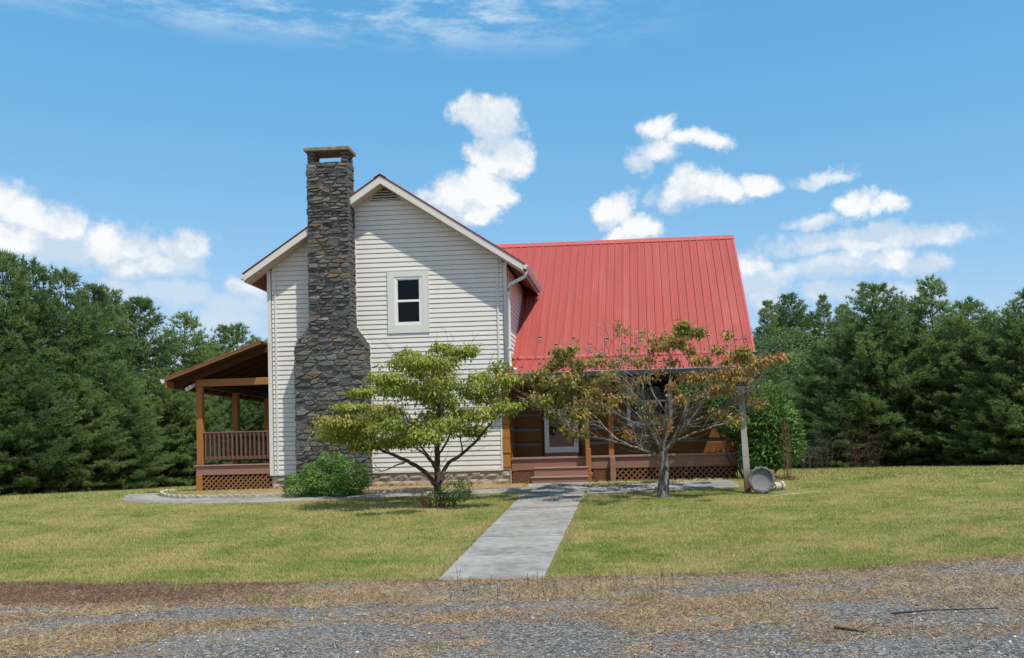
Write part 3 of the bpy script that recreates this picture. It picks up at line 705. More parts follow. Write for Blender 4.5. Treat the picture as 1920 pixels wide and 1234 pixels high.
# porch window
pw = part(MB().box(-.45, -.36, YW-.06, YW+.04, 2.52, 3.78).box(.66, .75, YW-.06, YW+.04, 2.52, 3.78).box(-.36, .66, YW-.06, YW+.04, 3.69, 3.78).box(-.36, .66, YW-.06, YW+.04, 2.52, 2.62).box(-.36, .66, YW-.045, YW+.02, 3.13, 3.18), 'window', M_white, H)
part(MB().quad((-.36, YW-.02, 2.62), (.66, YW-.02, 2.62), (.66, YW-.02, 3.69), (-.36, YW-.02, 3.69)), 'pane', M_glass, pw)
part(MB().box(-.36, .66, YW+.02, YW+.045, 2.62, 3.69), 'blind', M_blind, pw)
# right gable end of the log part
part(MB().extr([(2.42, YW+.05, 1.2), (2.42, RY*2-YW, 1.2), (2.42, RY*2-YW, 4.3), (2.42, RY, RZ-.2), (2.42, YW+.05, 4.5)], (-.12, 0, 0)), 'end_wall', M_log, H)

# porch deck, steps, posts
DY = YG+.06; DZ = 1.73
dk = part(MB().box(XR+.02, 2.28, DY+.04, DY+.09, 1.41, DZ-.045).box(XR+.02, 2.28, YW-.12, YW-.02, 1.41, DZ-.045), 'porch_deck', M_deck, H)
bm = MB().box(0, .134, DY-.03, YW+.03, DZ-.04, DZ).mesh('deck_board', M_deckfloor)
x = XR+.045
while x < 2.2: put('deck_board', bm, dk, Vector((x, 0, 0))-origin(dk)); x += .14
part(MB().bbox(XR+.015, 2.30, DY-.055, DY-.034, DZ-.05, DZ+.004, .006), 'nosing_board', M_deckfloor, dk)
part(MB().box(XR+.02, 2.29, DY-.015, DY+.035, 1.405, DZ-.052), 'rim_board', M_deck, dk)
st = empty('porch_steps', (0, 0, 0), None, None); st.parent = H
SX0, SX1 = -2.82, -1.43
part(MB().bbox(SX0, SX1, DY-.36, DY-.02, 1.43, 1.47, .008), 'tread', M_deckfloor, st)
part(MB().box(SX0+.01, SX1-.01, DY-.335, DY-.31, 1.232, 1.428), 'riser', M_deck, st)
part(MB().bbox(SX0-.04, SX1+.0, DY-.68, DY-.31, 1.20, 1.238, .008), 'tread', M_deckfloor, st)
part(MB().box(SX0-.02, SX1-.01, DY-.655, DY-.63, .98, 1.198), 'riser', M_deck, st)
part(MB().extr([(SX0-.01, DY-.63, .98), (SX0-.01, DY-.02, .98), (SX0-.01, DY-.02, 1.43), (SX0-.01, DY-.31, 1.43), (SX0-.01, DY-.31, 1.2), (SX0-.01, DY-.63, 1.2)], (.035, 0, 0)), 'stringer', M_deck, st)
st.location = (0, 0, 0)
for ch in st.children: pass
def post(name, x, y, w_, z0, z1, m=None, parent=None):
    return part(MB().bbox(x-w_/2, x+w_/2, y-w_/2, y+w_/2, z0, z1, .012), name, m or M_cedar, parent or H)
post('newel_post', -1.435, DY-.2, .13, 1.0, 1.92, M_cedar); post('newel_post', -1.455, DY-.2, .105, 1.92, 2.95, M_cedar)
for x in (-.86, 2.12): post('porch_post', x, DY+.2, .135, DZ+.002, 3.62)
post('rim_post', -.83, DY-.06, .135, 1.0, 1.69, M_deck)
part(MB().box(XR+.04, 2.26, DY+.12, DY+.27, 3.62, 3.80), 'porch_beam', M_darkwood, H)
part(MB().hexa([(XR+.02, EY+.08, EZ-.09), (PX1-.03, EY+.08, EZ-.09), (PX1-.03, YW+.04, EZ-.02), (XR+.02, YW+.04, EZ-.02), (XR+.02, EY+.08, EZ-.072), (PX1-.03, EY+.08, EZ-.072), (PX1-.03, YW+.04, EZ+.0), (XR+.02, YW+.04, EZ+.0)]), 'porch_ceiling', M_darkwood, H)
# lattice: every slat its own piece
def lattice(x0, x1, z0, z1, y, pitch, wdt, m, dirs=(1, -1)):
    lp_ = part(MB().box(x0, x1, y+.05, y+.06, z0-.03, z1), 'lattice_shade_back', M_dark, H)  # near-black sheet behind the slats; the under-deck shade is in its colour
    for di, d in enumerate(dirs):
        yy = y + .012*di
        c = -(z1-z0)+pitch*.5 if d > 0 else pitch*.5
        while c < (x1-x0)+(z1-z0)*(0 if d > 0 else 1):
            # line: (x-x0) - d*(z-z0) = c
            pts = []
            za, zb = z0, z1; xa = x0+c+d*(za-z0); xb = x0+c+d*(zb-z0)
            if d > 0:
                if xa < x0: za += x0-xa; xa = x0
                if xb > x1: zb -= xb-x1; xb = x1
            else:
                if xa > x1: za += xa-x1; xa = x1
                if xb < x0: zb -= x0-xb; xb = x0
            if zb-za > .03:
                h = wdt*.7071
                b = MB().hexa([(xa-h, yy, za), (xa+h, yy, za), (xa+h, yy+.009, za), (xa-h, yy+.009, za), (xb-h, yy, zb), (xb+h, yy, zb), (xb+h, yy+.009, zb), (xb-h, yy+.009, zb)])
                part(b, 'lattice_slat', m, lp_)
            c += pitch
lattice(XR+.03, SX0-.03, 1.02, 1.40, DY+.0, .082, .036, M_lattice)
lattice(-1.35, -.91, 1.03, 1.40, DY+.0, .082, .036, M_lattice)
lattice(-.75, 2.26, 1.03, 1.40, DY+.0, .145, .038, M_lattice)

# foundation blocks
fd = part(MB().box(XL+.02, XR-.005, YG+.035, YG+.2, .85, 1.44), 'foundation', M_joint, H)
for row in range(3):
    z0 = 1.42-.2*(row+1)-.01*row+.03*0; z1 = z0+.192
    if row == 0: z1 = 1.412
    x = XL+.03-(.2 if row % 2 else 0)
    while x < XR-.03:
        xa, xb = max(x, XL+.03), min(x+.392, XR-.012)
        if xb-xa > .06 and not (-8.8 < xa and xb < -7.2):
            b = MB(); nx_, nz_ = 5, 3; i = 0
            for a_ in range(nz_+1):
                for c_ in range(nx_+1):
                    e = a_ in (0, nz_) or c_ in (0, nx_)
                    b.v.append((xa+(xb-xa)*c_/nx_, YG+.03-(0 if e else rnd.uniform(.006, .045)), z0+(z1-z0)*a_/nz_))
            for a_ in range(nz_):
                for c_ in range(nx_): i = a_*(nx_+1)+c_; b.f.append((i, i+1, i+nx_+2, i+nx_+1))
            part(b, 'foundation_block', M_block, fd)
        x += .4
part(MB().box(XR-.012, XR+.012, YG-.0, YG+.3, .9, 1.42), 'foundation_corner', M_joint, H)

# chimney
CY = 24.82
def chim_x(z):
    if z < 4.72: return -8.88, -7.05
    if z < 5.22: t = (z-4.72)/.5; return -8.88+.40*t, -7.05-.345*t
    return -8.48, -7.395
core = MB(); dd = .035
zs = [.95, 4.72, 5.22, 9.42]
ch = MB()
for a_, c_ in zip(zs[:-1], zs[1:]):
    l0, r0 = chim_x(a_); l1, r1 = chim_x(c_)
    ch.hexa([(l0+dd, CY+dd, a_), (r0-dd, CY+dd, a_), (r0-dd, YG+.0, a_), (l0+dd, YG, a_), (l1+dd, CY+dd, c_), (r1-dd, CY+dd, c_), (r1-dd, YG, c_), (l1+dd, YG, c_)])
chim = part(ch, 'chimney', M_mortar, H)
stones = []
def wav(x, z): return float(.11*(fbm(x*1.5+5, z*1.2+3, 2)-.5)+.05*(fbm(x*4.5, z*3, 1)-.5))*(1 if z < 9.2 else .1)
def stone(x0, x1, y0, y1, z0, z1, face):
    """rough block with a bulging, chamfered face: 12 verts"""
    j = lambda s: rnd.uniform(-s, s); h = z1-z0
    if face == 'f':
        c = [(x0, z0), (x1, z0), (x1, z1), (x0, z1)]
        n8 = []
        for q in range(4):
            a_, b_ = c[q], c[(q+1) % 4]
            k_ = rnd.uniform(.10, .36); n8.append((a_[0]+(b_[0]-a_[0])*k_, a_[1]+(b_[1]-a_[1])*k_*rnd.uniform(.3, 1))); k_ = rnd.uniform(.64, .9)
            n8.append((a_[0]+(b_[0]-a_[0])*k_, a_[1]+(b_[1]-a_[1])*k_))
        n8 = [(p[0]+j(.010), p[1]+j(.15)*h) for p in n8]
        n8 = [(p[0], p[1]+wav(p[0], p[1])) for p in n8]
        cx = sum(p[0] for p in n8)/8; cz = sum(p[1] for p in n8)/8; b = MB(); y_f = y0-rnd.uniform(-.012, .028)
        tl = j(.012)
        b.v += [(p[0], y1, p[1]) for p in n8] + [(p[0], y0+.012, p[1]) for p in n8] + [(cx+(p[0]-cx)*.86, y_f+j(.008)+tl*(p[0]-cx)/max(.05, x1-x0), cz+(p[1]-cz)*.76) for p in n8]
        for k_ in range(8):
            m_ = (k_+1) % 8; b.f += [(k_, m_, 8+m_, 8+k_), (8+k_, 8+m_, 16+m_, 16+k_)]
        b.f.append(tuple(range(16, 24)))
    else:
        s = 1 if face == 'r' else -1
        xf = (x1 if s > 0 else x0); xb_ = (x0 if s > 0 else x1)
        b = MB(); c = [(y0, z0+j(.08)*h), (y1, z0+j(.08)*h), (y1, z1+j(.08)*h), (y0, z1+j(.08)*h)]
        cy = (y0+y1)/2; cz = (z0+z1)/2; o = xf+s*rnd.uniform(-.008, .022)
        b.v += [(xb_, p[0], p[1]) for p in c] + [(xf-s*.012, p[0], p[1]) for p in c] + [(o+j(.006), cy+(p[0]-cy)*.82, cz+(p[1]-cz)*.74) for p in c]
        for k_ in range(4):
            m_ = (k_+1) % 4; b.f += [(k_, m_, 4+m_, 4+k_), (4+k_, 4+m_, 8+m_, 8+k_)]
        b.f.append((8, 9, 10, 11))
    stones.append(((x1-x0)*(z1-z0) if face == 'f' else (y1-y0)*(z1-z0)*(.25 if face == 'r' else .001), b))
def clip(poly, nx_, nz_, d_):
    out = []
    for k_ in range(len(poly)):
        p, q = poly[k_], poly[(k_+1) % len(poly)]; sp, sq = p[0]*nx_+p[1]*nz_-d_, q[0]*nx_+q[1]*nz_-d_
        if sp <= 0: out.append(p)
        if (sp < 0 < sq) or (sq < 0 < sp): t_ = sp/(sp-sq); out.append((p[0]+(q[0]-p[0])*t_, p[1]+(q[1]-p[1])*t_))
    return out
def rubble(poly, rows):
    """irregular stones filling a polygon: cells round jittered seeds, flattened; rows = [(z, mean width, course height)]"""
    seeds = []
    for z, w_, h in rows:
        xs_ = [p[0] for p in poly]; x = min(xs_)+rnd.uniform(-.2, .1)*w_
        while x < max(xs_)+.1:
            ww = w_*rnd.choice((.55, .8, 1, 1.25, 1.7)); seeds.append((x+ww/2, z+rnd.uniform(-.30, .30)*h, h/ww)); x += ww
    K_ = 2.5
    for i, (sx, sz_, _) in enumerate(seeds):
        c = poly
        for j_, (ox, oz, _) in enumerate(seeds):
            if i == j_ or abs(ox-sx) > 1.4 or abs(oz-sz_) > .5: continue
            # bisector in the space where heights are stretched
            dx, dz = ox-sx, (oz-sz_)*K_*K_
            d_ = ((ox*ox-sx*sx)+(oz*oz-sz_*sz_)*K_*K_)/2
            c = clip(c, dx, dz, d_)
            if len(c) < 3: break
        if len(c) < 3: continue
        ar = abs(sum(c[k_][0]*c[(k_+1) % len(c)][1]-c[(k_+1) % len(c)][0]*c[k_][1] for k_ in range(len(c))))/2
        if ar < .0018: continue
        cx = sum(p[0] for p in c)/len(c); cz = sum(p[1] for p in c)/len(c)
        # cut sharp corners, pull in for the joint
        r = []
        for k_ in range(len(c)):
            p, q = c[k_], c[(k_+1) % len(c)]
            if math.hypot(p[0]-q[0], p[1]-q[1]) < .03: r.append(((p[0]+q[0])/2, (p[1]+q[1])/2)); continue
            for t_ in (rnd.uniform(.12, .24), rnd.uniform(.76, .88)): r.append((p[0]+(q[0]-p[0])*t_, p[1]+(q[1]-p[1])*t_))
        if len(r) < 4: continue
        gap = rnd.uniform(.006, .013); g = []
        for p in r:
            l_ = math.hypot(p[0]-cx, p[1]-cz); f = max(.5, 1-gap*1.5/max(l_, .02)); g.append((cx+(p[0]-cx)*f, cz+(p[1]-cz)*f))
        b = MB(); n = len(g); yf = CY-rnd.uniform(-.018, .042); tx, tz = rnd.uniform(-.03, .03), rnd.uniform(-.12, .12)
        b.v += [(p[0], CY+.10, p[1]) for p in g] + [(p[0], CY+.010, p[1]) for p in g] + [(cx+(p[0]-cx)*.84, yf+tx*(p[0]-cx)+tz*(p[1]-cz)+rnd.uniform(-.005, .005), cz+(p[1]-cz)*.74) for p in g]
        for k_ in range(n):
            m_ = (k_+1) % n; b.f += [(m_, k_, n+k_, n+m_), (n+m_, n+k_, 2*n+k_, 2*n+m_)]
        b.f.append(tuple(range(2*n, 3*n))[::-1]); stones.append((ar, b))
def rows(z0, z1, hs, wf):
    out = []; z = z0
    while z < z1: h = rnd.choice(hs); out.append((z+h/2, wf*rnd.uniform(.8, 1.25)*(.8+h*2), h)); z += h
    return out
rubble([(-8.88, 1.0), (-7.05, 1.0), (-7.05, 4.72), (-7.395, 5.22), (-8.48, 5.22), (-8.88, 4.72)], rows(1.0, 5.25, (.08, .10, .12, .14, .165, .2), .25))
rubble([(-8.48, 5.225), (-7.395, 5.225), (-7.395, 9.43), (-8.48, 9.43)], rows(5.22, 9.45, (.058, .07, .082, .095, .12, .15), .27))
z = 1.0
while z < 9.40:
    h = min(rnd.choice((.08, .1, .12, .15, .18)), 9.42-z)
    if h < .05: z += h; continue
    l, r_ = chim_x(z+h*.5)
    for fc in 'rl':
        y = CY+.005
        while y < YG-.05:
            w_ = rnd.uniform(.16, .32)
            if YG-y-w_ < .12: w_ = YG-y-.02
            xe = r_ if fc == 'r' else l
            stone(xe-.1, xe+.012, y+.005, y+w_-.005, z+.005, z+h-.005, 'r') if fc == 'r' else stone(xe-.012, xe+.1, y+.005, y+w_-.005, z+.005, z+h-.005, 'l')
            y += w_
    z += h
# piers under the cap
for (xa, xb) in ((-8.47, -8.27), (-7.60, -7.395)):
    for (ya, yb2) in ((CY+.0, CY+.13), (YG-.16, YG-.03)):
        z = 9.42
        for h in (.085, .09, .105): stone(xa+.004, xb-.004, ya, yb2, z+.004, z+h-.004, 'f'); z += h
stones.sort(key=lambda q: -q[0])
for a_, b in stones[:296]: part(b, 'stone', M_stone, chim)
allb = MB()
for a_, b in stones[296:]:
    i = len(allb.v); allb.v += b.v; allb.f += [tuple(k_+i for k_ in f) for f in b.f]
tag(part(allb, 'small_stones', M_stone, chim), kind='stuff')
part(MB().box(-8.22, -7.66, CY+.12, YG-.14, 9.40, 9.455), 'flue_dark_block', M_dark, chim)  # near-black block added to darken the opening under the cap
part(MB().bbox(-8.53, -7.345, CY-.09, YG+.10, 9.70, 9.80, .014), 'chimney_cap', M_cap, chim)
# flashing strips where the chimney meets the siding
for (xa, za, xb, zb) in ((-7.05, 1.5, -7.05, 4.72), (-7.05, 4.72, -7.395, 5.22), (-7.395, 5.22, -7.395, 8.2), (-8.88, 1.5, -8.88, 4.72), (-8.48, 5.22, -8.48, 7.6)):
    s = .035 if xa > -8 else -.035
    part(MB().hexa([(min(xa, xa+s), YG-.03, za), (max(xa, xa+s), YG-.03, za), (max(xa, xa+s), YG+.0, za), (min(xa, xa+s), YG+.0, za), (min(xb, xb+s), YG-.03, zb), (max(xb, xb+s), YG-.03, zb), (max(xb, xb+s), YG, zb), (min(xb, xb+s), YG, zb)]), 'flashing', M_trim, chim)

# side porch on the left
PXL = -11.63
spd = part(MB().box(-11.66, -9.76, YG+.06, YG+.09, 1.48, 1.70), 'side_deck', M_deck, H)
part(MB().box(-11.74, -9.76, YG-.0, YG+.03, 1.475, 1.70), 'rim_board', M_deck, spd)
part(MB().box(-11.74, -11.71, YG+.03, 32.6, 1.475, 1.70), 'rim_board', M_deck, spd)
part(MB().bbox(-11.77, -9.755, YG-.035, YG+.09, 1.702, 1.735, .006), 'nosing_board', M_deckfloor, spd)
bm2 = MB().box(-11.74, -9.76, 0, .134, 1.70, 1.733).mesh('deck_board', M_deckfloor)
y = YG+.1
while y < 32.5: put('deck_board', bm2, spd, Vector((0, y, 0))-origin(spd)); y += .14
for y in (YG+.06, 27.66, 30.05, 32.4):
    post('side_post', PXL, y-.0, .165, 1.737, 3.80, M_cedar)
post('deck_post', -11.66, YG-.0+.055, .16, .80, 1.474, M_cedar)
part(MB().bbox(-11.72, -9.76, YG-.03, YG+.12, 3.80, 3.985, .01), 'cross_beam', M_cedarx, H)
part(MB().box(-11.72, -11.55, YG+.125, 32.5, 3.78, 3.96), 'eave_beam', M_darkwood, H)
def shed(x0, z0, x1, z1, y0, y1, ta, tb):
    return MB().hexa([(x0, y0, z0+ta), (x1, y0, z1+ta), (x1, y1, z1+ta), (x0, y1, z0+ta), (x0, y0, z0+tb), (x1, y0, z1+tb), (x1, y1, z1+tb), (x0, y1, z0+tb)])
spr = part(shed(-12.30, 3.955, -9.75, 4.845, 24.80, 33, -.02, .02), 'side_porch_roof', M_darkwood, H)
part(shed(-12.33, 3.955, -9.75, 4.853, 24.77, 33.02, .024, .04), 'roof_panel', M_redtrim, spr)
part(shed(-12.30, 3.955, -9.75, 4.845, 24.775, 24.798, -.045, .022), 'edge_board', M_brownsoff, spr)
x = -12.2
while x < -9.9:     # underside planking running back from the road
    z_ = 3.955+(x+12.30)*.349; part(shed(x, z_, x+.225, z_+.0785, 24.80, 33, -.038, -.021), 'roof_plank', M_darkwood, spr); x += .24
y = 25.22
for k in range(13):
    part(MB().hexa([(-12.26, y, 3.955-.205), (-9.76, y, 4.835-.19), (-9.76, y+.04, 4.835-.19), (-12.26, y+.04, 3.955-.205), (-12.26, y, 3.93), (-9.76, y, 4.80), (-9.76, y+.04, 4.80), (-12.26, y+.04, 3.93)]), 'rafter', M_darkwood, spr); y += .6
part(MB().box(-12.305, -12.265, 24.80, 33, 3.745, 3.93), 'fascia_board', M_cedarx, spr)
gutter_x('gutter', -12.31, -1, 24.78, 33, 3.96, M_gutterw, M_gutterlip)
rl = part(MB().bbox(-11.55, -9.76, YG-.01, YG+.10, 2.555, 2.595, .008), 'railing', M_rail, H)
part(MB().box(-11.55, -9.76, YG+.03, YG+.065, 1.87, 1.955), 'bottom_rail', M_rail, rl); part(MB().box(-11.55, -9.76, YG+.03, YG+.065, 2.47, 2.55), 'top_rail', M_rail, rl)
bal = MB().box(-.019, .019, YG-.008, YG+.029, 1.86, 2.553).mesh('baluster', M_rail)
for k in range(15): put('baluster', bal, rl, Vector((-11.47+k*.119, 0, 0))-origin(rl))
rl2 = part(MB().bbox(PXL-.05, PXL+.05, YG+.15, 30.0, 2.555, 2.595, .008), 'railing', M_rail, H)
part(MB().box(PXL-.018, PXL+.018, YG+.15, 30.0, 1.87, 1.955), 'bottom_rail', M_rail, rl2); part(MB().box(PXL-.018, PXL+.018, YG+.15, 30.0, 2.47, 2.55), 'top_rail', M_rail, rl2)
bal2 = MB().box(PXL-.045, PXL-.02, -.019, .019, 1.86, 2.553).mesh('baluster', M_rail)
y = YG+.25
while y < 29.95: put('baluster', bal2, rl2, Vector((0, y, 0))-origin(rl2)); y += .125
part(MB().hexa([(-11.1, 30.0, 1.9), (-9.8, 30.0, 2.75), (-9.8, 30.08, 2.75), (-11.1, 30.08, 1.9), (-11.1, 30.0, 2.03), (-9.8, 30.0, 2.88), (-9.8, 30.08, 2.88), (-11.1, 30.08, 2.03)]), 'stair_rail', M_darkwood, H)
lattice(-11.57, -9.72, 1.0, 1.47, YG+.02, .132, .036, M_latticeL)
fl = part(MB().bbox(-11.80, -11.72, YG-.02, YG+.04, 3.80, 3.88, .01), 'floodlight', M_white, H)
for (dx, dz) in ((-.05, -.05), (.04, .0)):
    part(MB().tube([(-11.78+dx, YG-.02, 3.83+dz), (-11.80+dx, YG-.08, 3.81+dz), (-11.815+dx, YG-.15, 3.785+dz), (-11.825+dx, YG-.19, 3.77+dz)], [.02, .035, .055, .06], 8), 'lamp_head', M_white, fl, True)

# ------------------------------------------------------------------ plants
def ellipsoid_pts(n, c, r, shell=.0):
    u = nr.normal(size=(n, 3)); u /= np.linalg.norm(u, axis=1)[:, None]
    rad = (shell+(1-shell)*nr.rand(n))**(1/2.2)
    return np.array(c)+u*rad[:, None]*np.array(r), u

def leaves(P, D, Nn, L, Wd, tint, curl=.25):
    """folded leaves: base P, direction D, face normal Nn -> 4 triangles with a bent midrib"""
    n = len(P); D = D/np.linalg.norm(D, axis=1)[:, None]; S_ = np.cross(D, Nn); S_ /= np.linalg.norm(S_, axis=1)[:, None]+1e-9
    Nn = np.cross(S_, D); L = np.broadcast_to(L, (n,))[:, None]; Wd = np.broadcast_to(Wd, (n,))[:, None]
    m = P+D*L*.5+Nn*L*.04
    tip = P+D*L-Nn*L*curl
    l = P+D*L*.48+S_*Wd*.5+Nn*Wd*.18; r = P+D*L*.48-S_*Wd*.5+Nn*Wd*.18
    V = np.stack([P, l, tip, r, m], 1).reshape(-1, 3)
    b = (np.arange(n)*5)[:, None]
    F_ = np.concatenate([b+np.array([[0, 4, 1]]), b+np.array([[1, 4, 2]]), b+np.array([[2, 4, 3]]), b+np.array([[3, 4, 0]])], 0)
    return V, F_, np.repeat(tint, 5)

def blades(P, D, L, Wd, tint, droop=.0):
    """needle / grass blades: one triangle each"""
    n = len(P); S_ = np.cross(D, nr.normal(size=(n, 3))); S_ /= np.linalg.norm(S_, axis=1)[:, None]+1e-9
    L = np.broadcast_to(L, (n,))[:, None]; Wd = np.broadcast_to(Wd, (n,))[:, None]
    tip = P+D*L; tip[:, 2] -= droop*L[:, 0]
    V = np.stack([P+S_*Wd*.5, P-S_*Wd*.5, tip], 1).reshape(-1, 3)
    return V, np.arange(3*n).reshape(-1, 3), np.repeat(tint, 3)

def join(parts):
    V, F_, T = [], [], []; o = 0
    for v, f, t in parts: V.append(v); F_.append(f+o); T.append(t); o += len(v)
    return np.concatenate(V), np.concatenate(F_), np.concatenate(T)

def greens(lo, mid, hi, jit=.35):
    def g(n):
        t = n.m('ADD', n.attr('tint'), n.m('MULTIPLY', n.m('SUBTRACT', n.rand(), .5), jit))
        return n.cramp(t, [(.1, lo), (.5, mid), (.9, hi)])
    return g
M_pine = leafmat('pine_needles', greens((.088, .152, .056), (.172, .268, .090), (.27, .36, .125), .5), .55, .55, .25)
M_broad = leafmat('broad_leaves', greens((.06, .115, .04), (.10, .165, .056), (.16, .22, .07), .5), .36, .55, .25)
M_dogwood = leafmat('dogwood_leaves', lambda n: n.cramp(n.attr('tint'), [(.05, (.14, .20, .025)), (.35, (.22, .285, .036)), (.6, (.32, .34, .055)), (.8, (.40, .32, .085)), (.93, (.42, .22, .11))]), .45, .5, .3)
M_autumn = leafmat('autumn_dogwood_leaves', lambda n: n.cramp(n.attr('tint'), [(.05, (.17, .20, .035)), (.3, (.28, .26, .05)), (.52, (.40, .29, .08)), (.72, (.42, .22, .09)), (.9, (.44, .14, .07))]), .38, .5, .3)
M_nandina = leafmat('shrub_leaves', lambda n: n.cramp(n.attr('tint'), [(.05, (.06, .14, .03)), (.4, (.12, .25, .045)), (.7, (.22, .33, .065)), (.9, (.27, .22, .065)), (1, (.33, .15, .06))]), .38, .45, .35)
M_rhodo = leafmat('glossy_shrub_leaves', lambda n: n.cramp(n.attr('tint'), [(.1, (.045, .105, .025)), (.5, (.085, .175, .036)), (.9, (.16, .27, .06))]), .34, .5, .35)
M_dry = leafmat('dry_straw', lambda n: n.cramp(n.attr('tint'), [(.1, (.20, .12, .08)), (.4, (.35, .235, .145)), (.68, (.50, .375, .235)), (.92, (.56, .46, .28)), (1, (.36, .36, .12))]), .25, .8, .1)
def barkcol(a, b, s=9):
    def g(n):
        p = n.obj(); q = n.noise(n.scale(p, (1, 1, .35)), s, 5, .7)
        return n.mix(n.ramp(q, .35, .68), a, b), q, .7
    return g
M_pbark = mat('pine_bark', barkcol((.055, .042, .034), (.12, .095, .078)), .95, .1)
M_dbark = mat('dark_bark', barkcol((.045, .035, .028), (.11, .088, .068), 14), .95, .1)
M_gbark = mat('lichen_bark', barkcol((.060, .050, .040), (.29, .28, .23), 17), .95, .1)
M_stalk = mat('dead_stem', barkcol((.16, .085, .05), (.27, .16, .10), 20), .95, .1)

def cluster(objname, mesh_trunk, mesh_crown, label, cat, group=None, trunkname='trunk', crownname='crown', loc=(0, 0, 0)):
    o = empty(objname, loc, label, cat, group); put(trunkname, mesh_trunk, o); put(crownname, mesh_crown, o); return o

# white pine: whorled limbs, each carrying plumes of needle tufts
def pine_mesh(seed, h, rmax, density=1.0, lowest=.03, gappy=.15):
    r = random.Random(seed); tr = MB(); rs = np.random.RandomState(seed)
    n = 9; bend = (r.uniform(-.02, .02)*h, r.uniform(-.02, .02)*h)
    ax = lambda z: Vector((bend[0]*(z/h)**2, bend[1]*(z/h)**2, z))
    tr.tube([ax(h*k/n) for k in range(n+1)], [max(.008*h*.75*(1-k/n)**.8, .01)*1.6 for k in range(n+1)], 7)
    TP, TD, TT = [], [], []
    z = lowest*h
    while z < h*.985:
        f = z/h
        prof = (min(1, .66+1.5*f) if f < .24 else min(1-((f-.24)/.82)**1.5, .03+(1-f)*1.75))
        L0 = rmax*max(prof, .05)
        nb = r.randint(5, 7) if f < .9 else r.randint(4, 6); a0 = r.uniform(0, 6.28)
        for k in range(nb):
            if r.random() < gappy: continue
            a = a0+6.283*k/nb+r.uniform(-.3, .3); L = L0*r.uniform(.62, 1.18)
            lift = .02+1.15*f**2.5+r.uniform(-.12, .12)
            o = ax(z+r.uniform(-.1, .1)); dh = Vector((math.cos(a), math.sin(a), 0))
            pts = [o+dh*(L*t)+Vector((0, 0, L*(lift*t - .10*t + .20*t*t*t))) for t in (0, .25, .5, .75, 1)]
            tr.tube(pts, [.016*L*q+.004 for q in (1.1, .85, .6, .4, .15)], 4, False)
            side = Vector((-dh.y, dh.x, 0))
            m = max(6, int(L*12.5*density))
            for q in range(m):
                t = .22+.78*(q+r.random())/m
                i = min(3, int(t*4)); c = pts[i].lerp(pts[i+1], t*4-i)
                tl = (.16+.34*L*(1-t)*.9+.12)*r.uniform(.6, 1.2)
                sg = r.choice((-1, 1)); d = (dh*r.uniform(.35, 1.0)+side*sg*r.uniform(.3, 1.0)+Vector((0, 0, r.uniform(.0, .5)))).normalized()
                nt_ = max(2, int(tl/.13))
                for u in range(nt_):
                    w_ = (u+1)/nt_; TP.append(c+d*tl*w_+Vector((0, 0, r.uniform(-.03, .05)))); TD.append((d+Vector((0, 0, .45+.4*f))).normalized())
            TP.append(pts[4]); TD.append((dh+Vector((0, 0, .8))).normalized())
            bt = r.uniform(-.22, .22); TT += [bt]*(len(TP)-len(TT))
        z += h*r.uniform(.042, .064)*(1 if f < .55 else .62)
    for k in range(14): TP.append(ax(h)+Vector((r.uniform(-.05, .05), r.uniform(-.05, .05), r.uniform(-.45, .12)))); TD.append(Vector((r.uniform(-.3, .3), r.uniform(-.3, .3), 1)))
    TP = np.array(TP); TD = np.array(TD); K = 10
    P = np.repeat(TP, K, 0); D = np.repeat(TD, K, 0)+rs.normal(size=(len(TP)*K, 3))*.55; D /= np.linalg.norm(D, axis=1)[:, None]
    TT += [0]*(len(TP)-len(TT)); tint = np.repeat(rs.rand(len(TP))*.34+.33+np.array(TT), K)+rs.rand(len(P))*.25-.12
    V, F_, T = blades(P, D, rs.uniform(.14, .25, len(P)), .031, tint)
    return tr.mesh('pine_trunk', M_pbark), npmesh('pine_crown', V, F_, M_pine, {'tint': T})

def broad_mesh(seed, h, rx, nclump=60, nleaf=70, ls=.28):
    r = random.Random(seed); rs = np.random.RandomState(seed); tr = MB()
    tr.tube([(0, 0, 0), (.1, 0, h*.3), (0, .1, h*.6), (.1, .1, h*.9)], [.02*h, .016*h, .011*h, .003*h], 6)
    prts = []
    for k in range(nclump):
        a = r.uniform(0, 6.283); t = r.random(); zz = h*(.16+.82*t); rr = rx*math.sqrt(max(.02, 1-((t-.42)/.62)**2))*r.uniform(.35, 1)
        c = Vector((math.cos(a)*rr, math.sin(a)*rr, zz)); cr = r.uniform(.13, .22)*h*.75
        if k % 2 == 0: tr.tube([(0, 0, zz*.6), tuple(c*.6+Vector((0, 0, zz*.3))), tuple(c)], [.006*h, .004*h, .001*h], 4, False)
        P, u = ellipsoid_pts(nleaf, c, (cr, cr, cr*.62), .35)
        D = u+rs.normal(size=u.shape)*.6; D[:, 2] -= .25
        tt = np.clip(.35+.3*rs.rand(nleaf)+r.uniform(-.2, .25), 0, 1)
        prts.append(leaves(P, D, u+rs.normal(size=u.shape)*.5+np.array([0, 0, .6]), rs.uniform(.7, 1.3, nleaf)*ls, ls*.62, tt))
    V, F_, T = join(prts)
    return tr.mesh('broadleaf_trunk', M_pbark), npmesh('broadleaf_crown', V, F_, M_broad, {'tint': T})

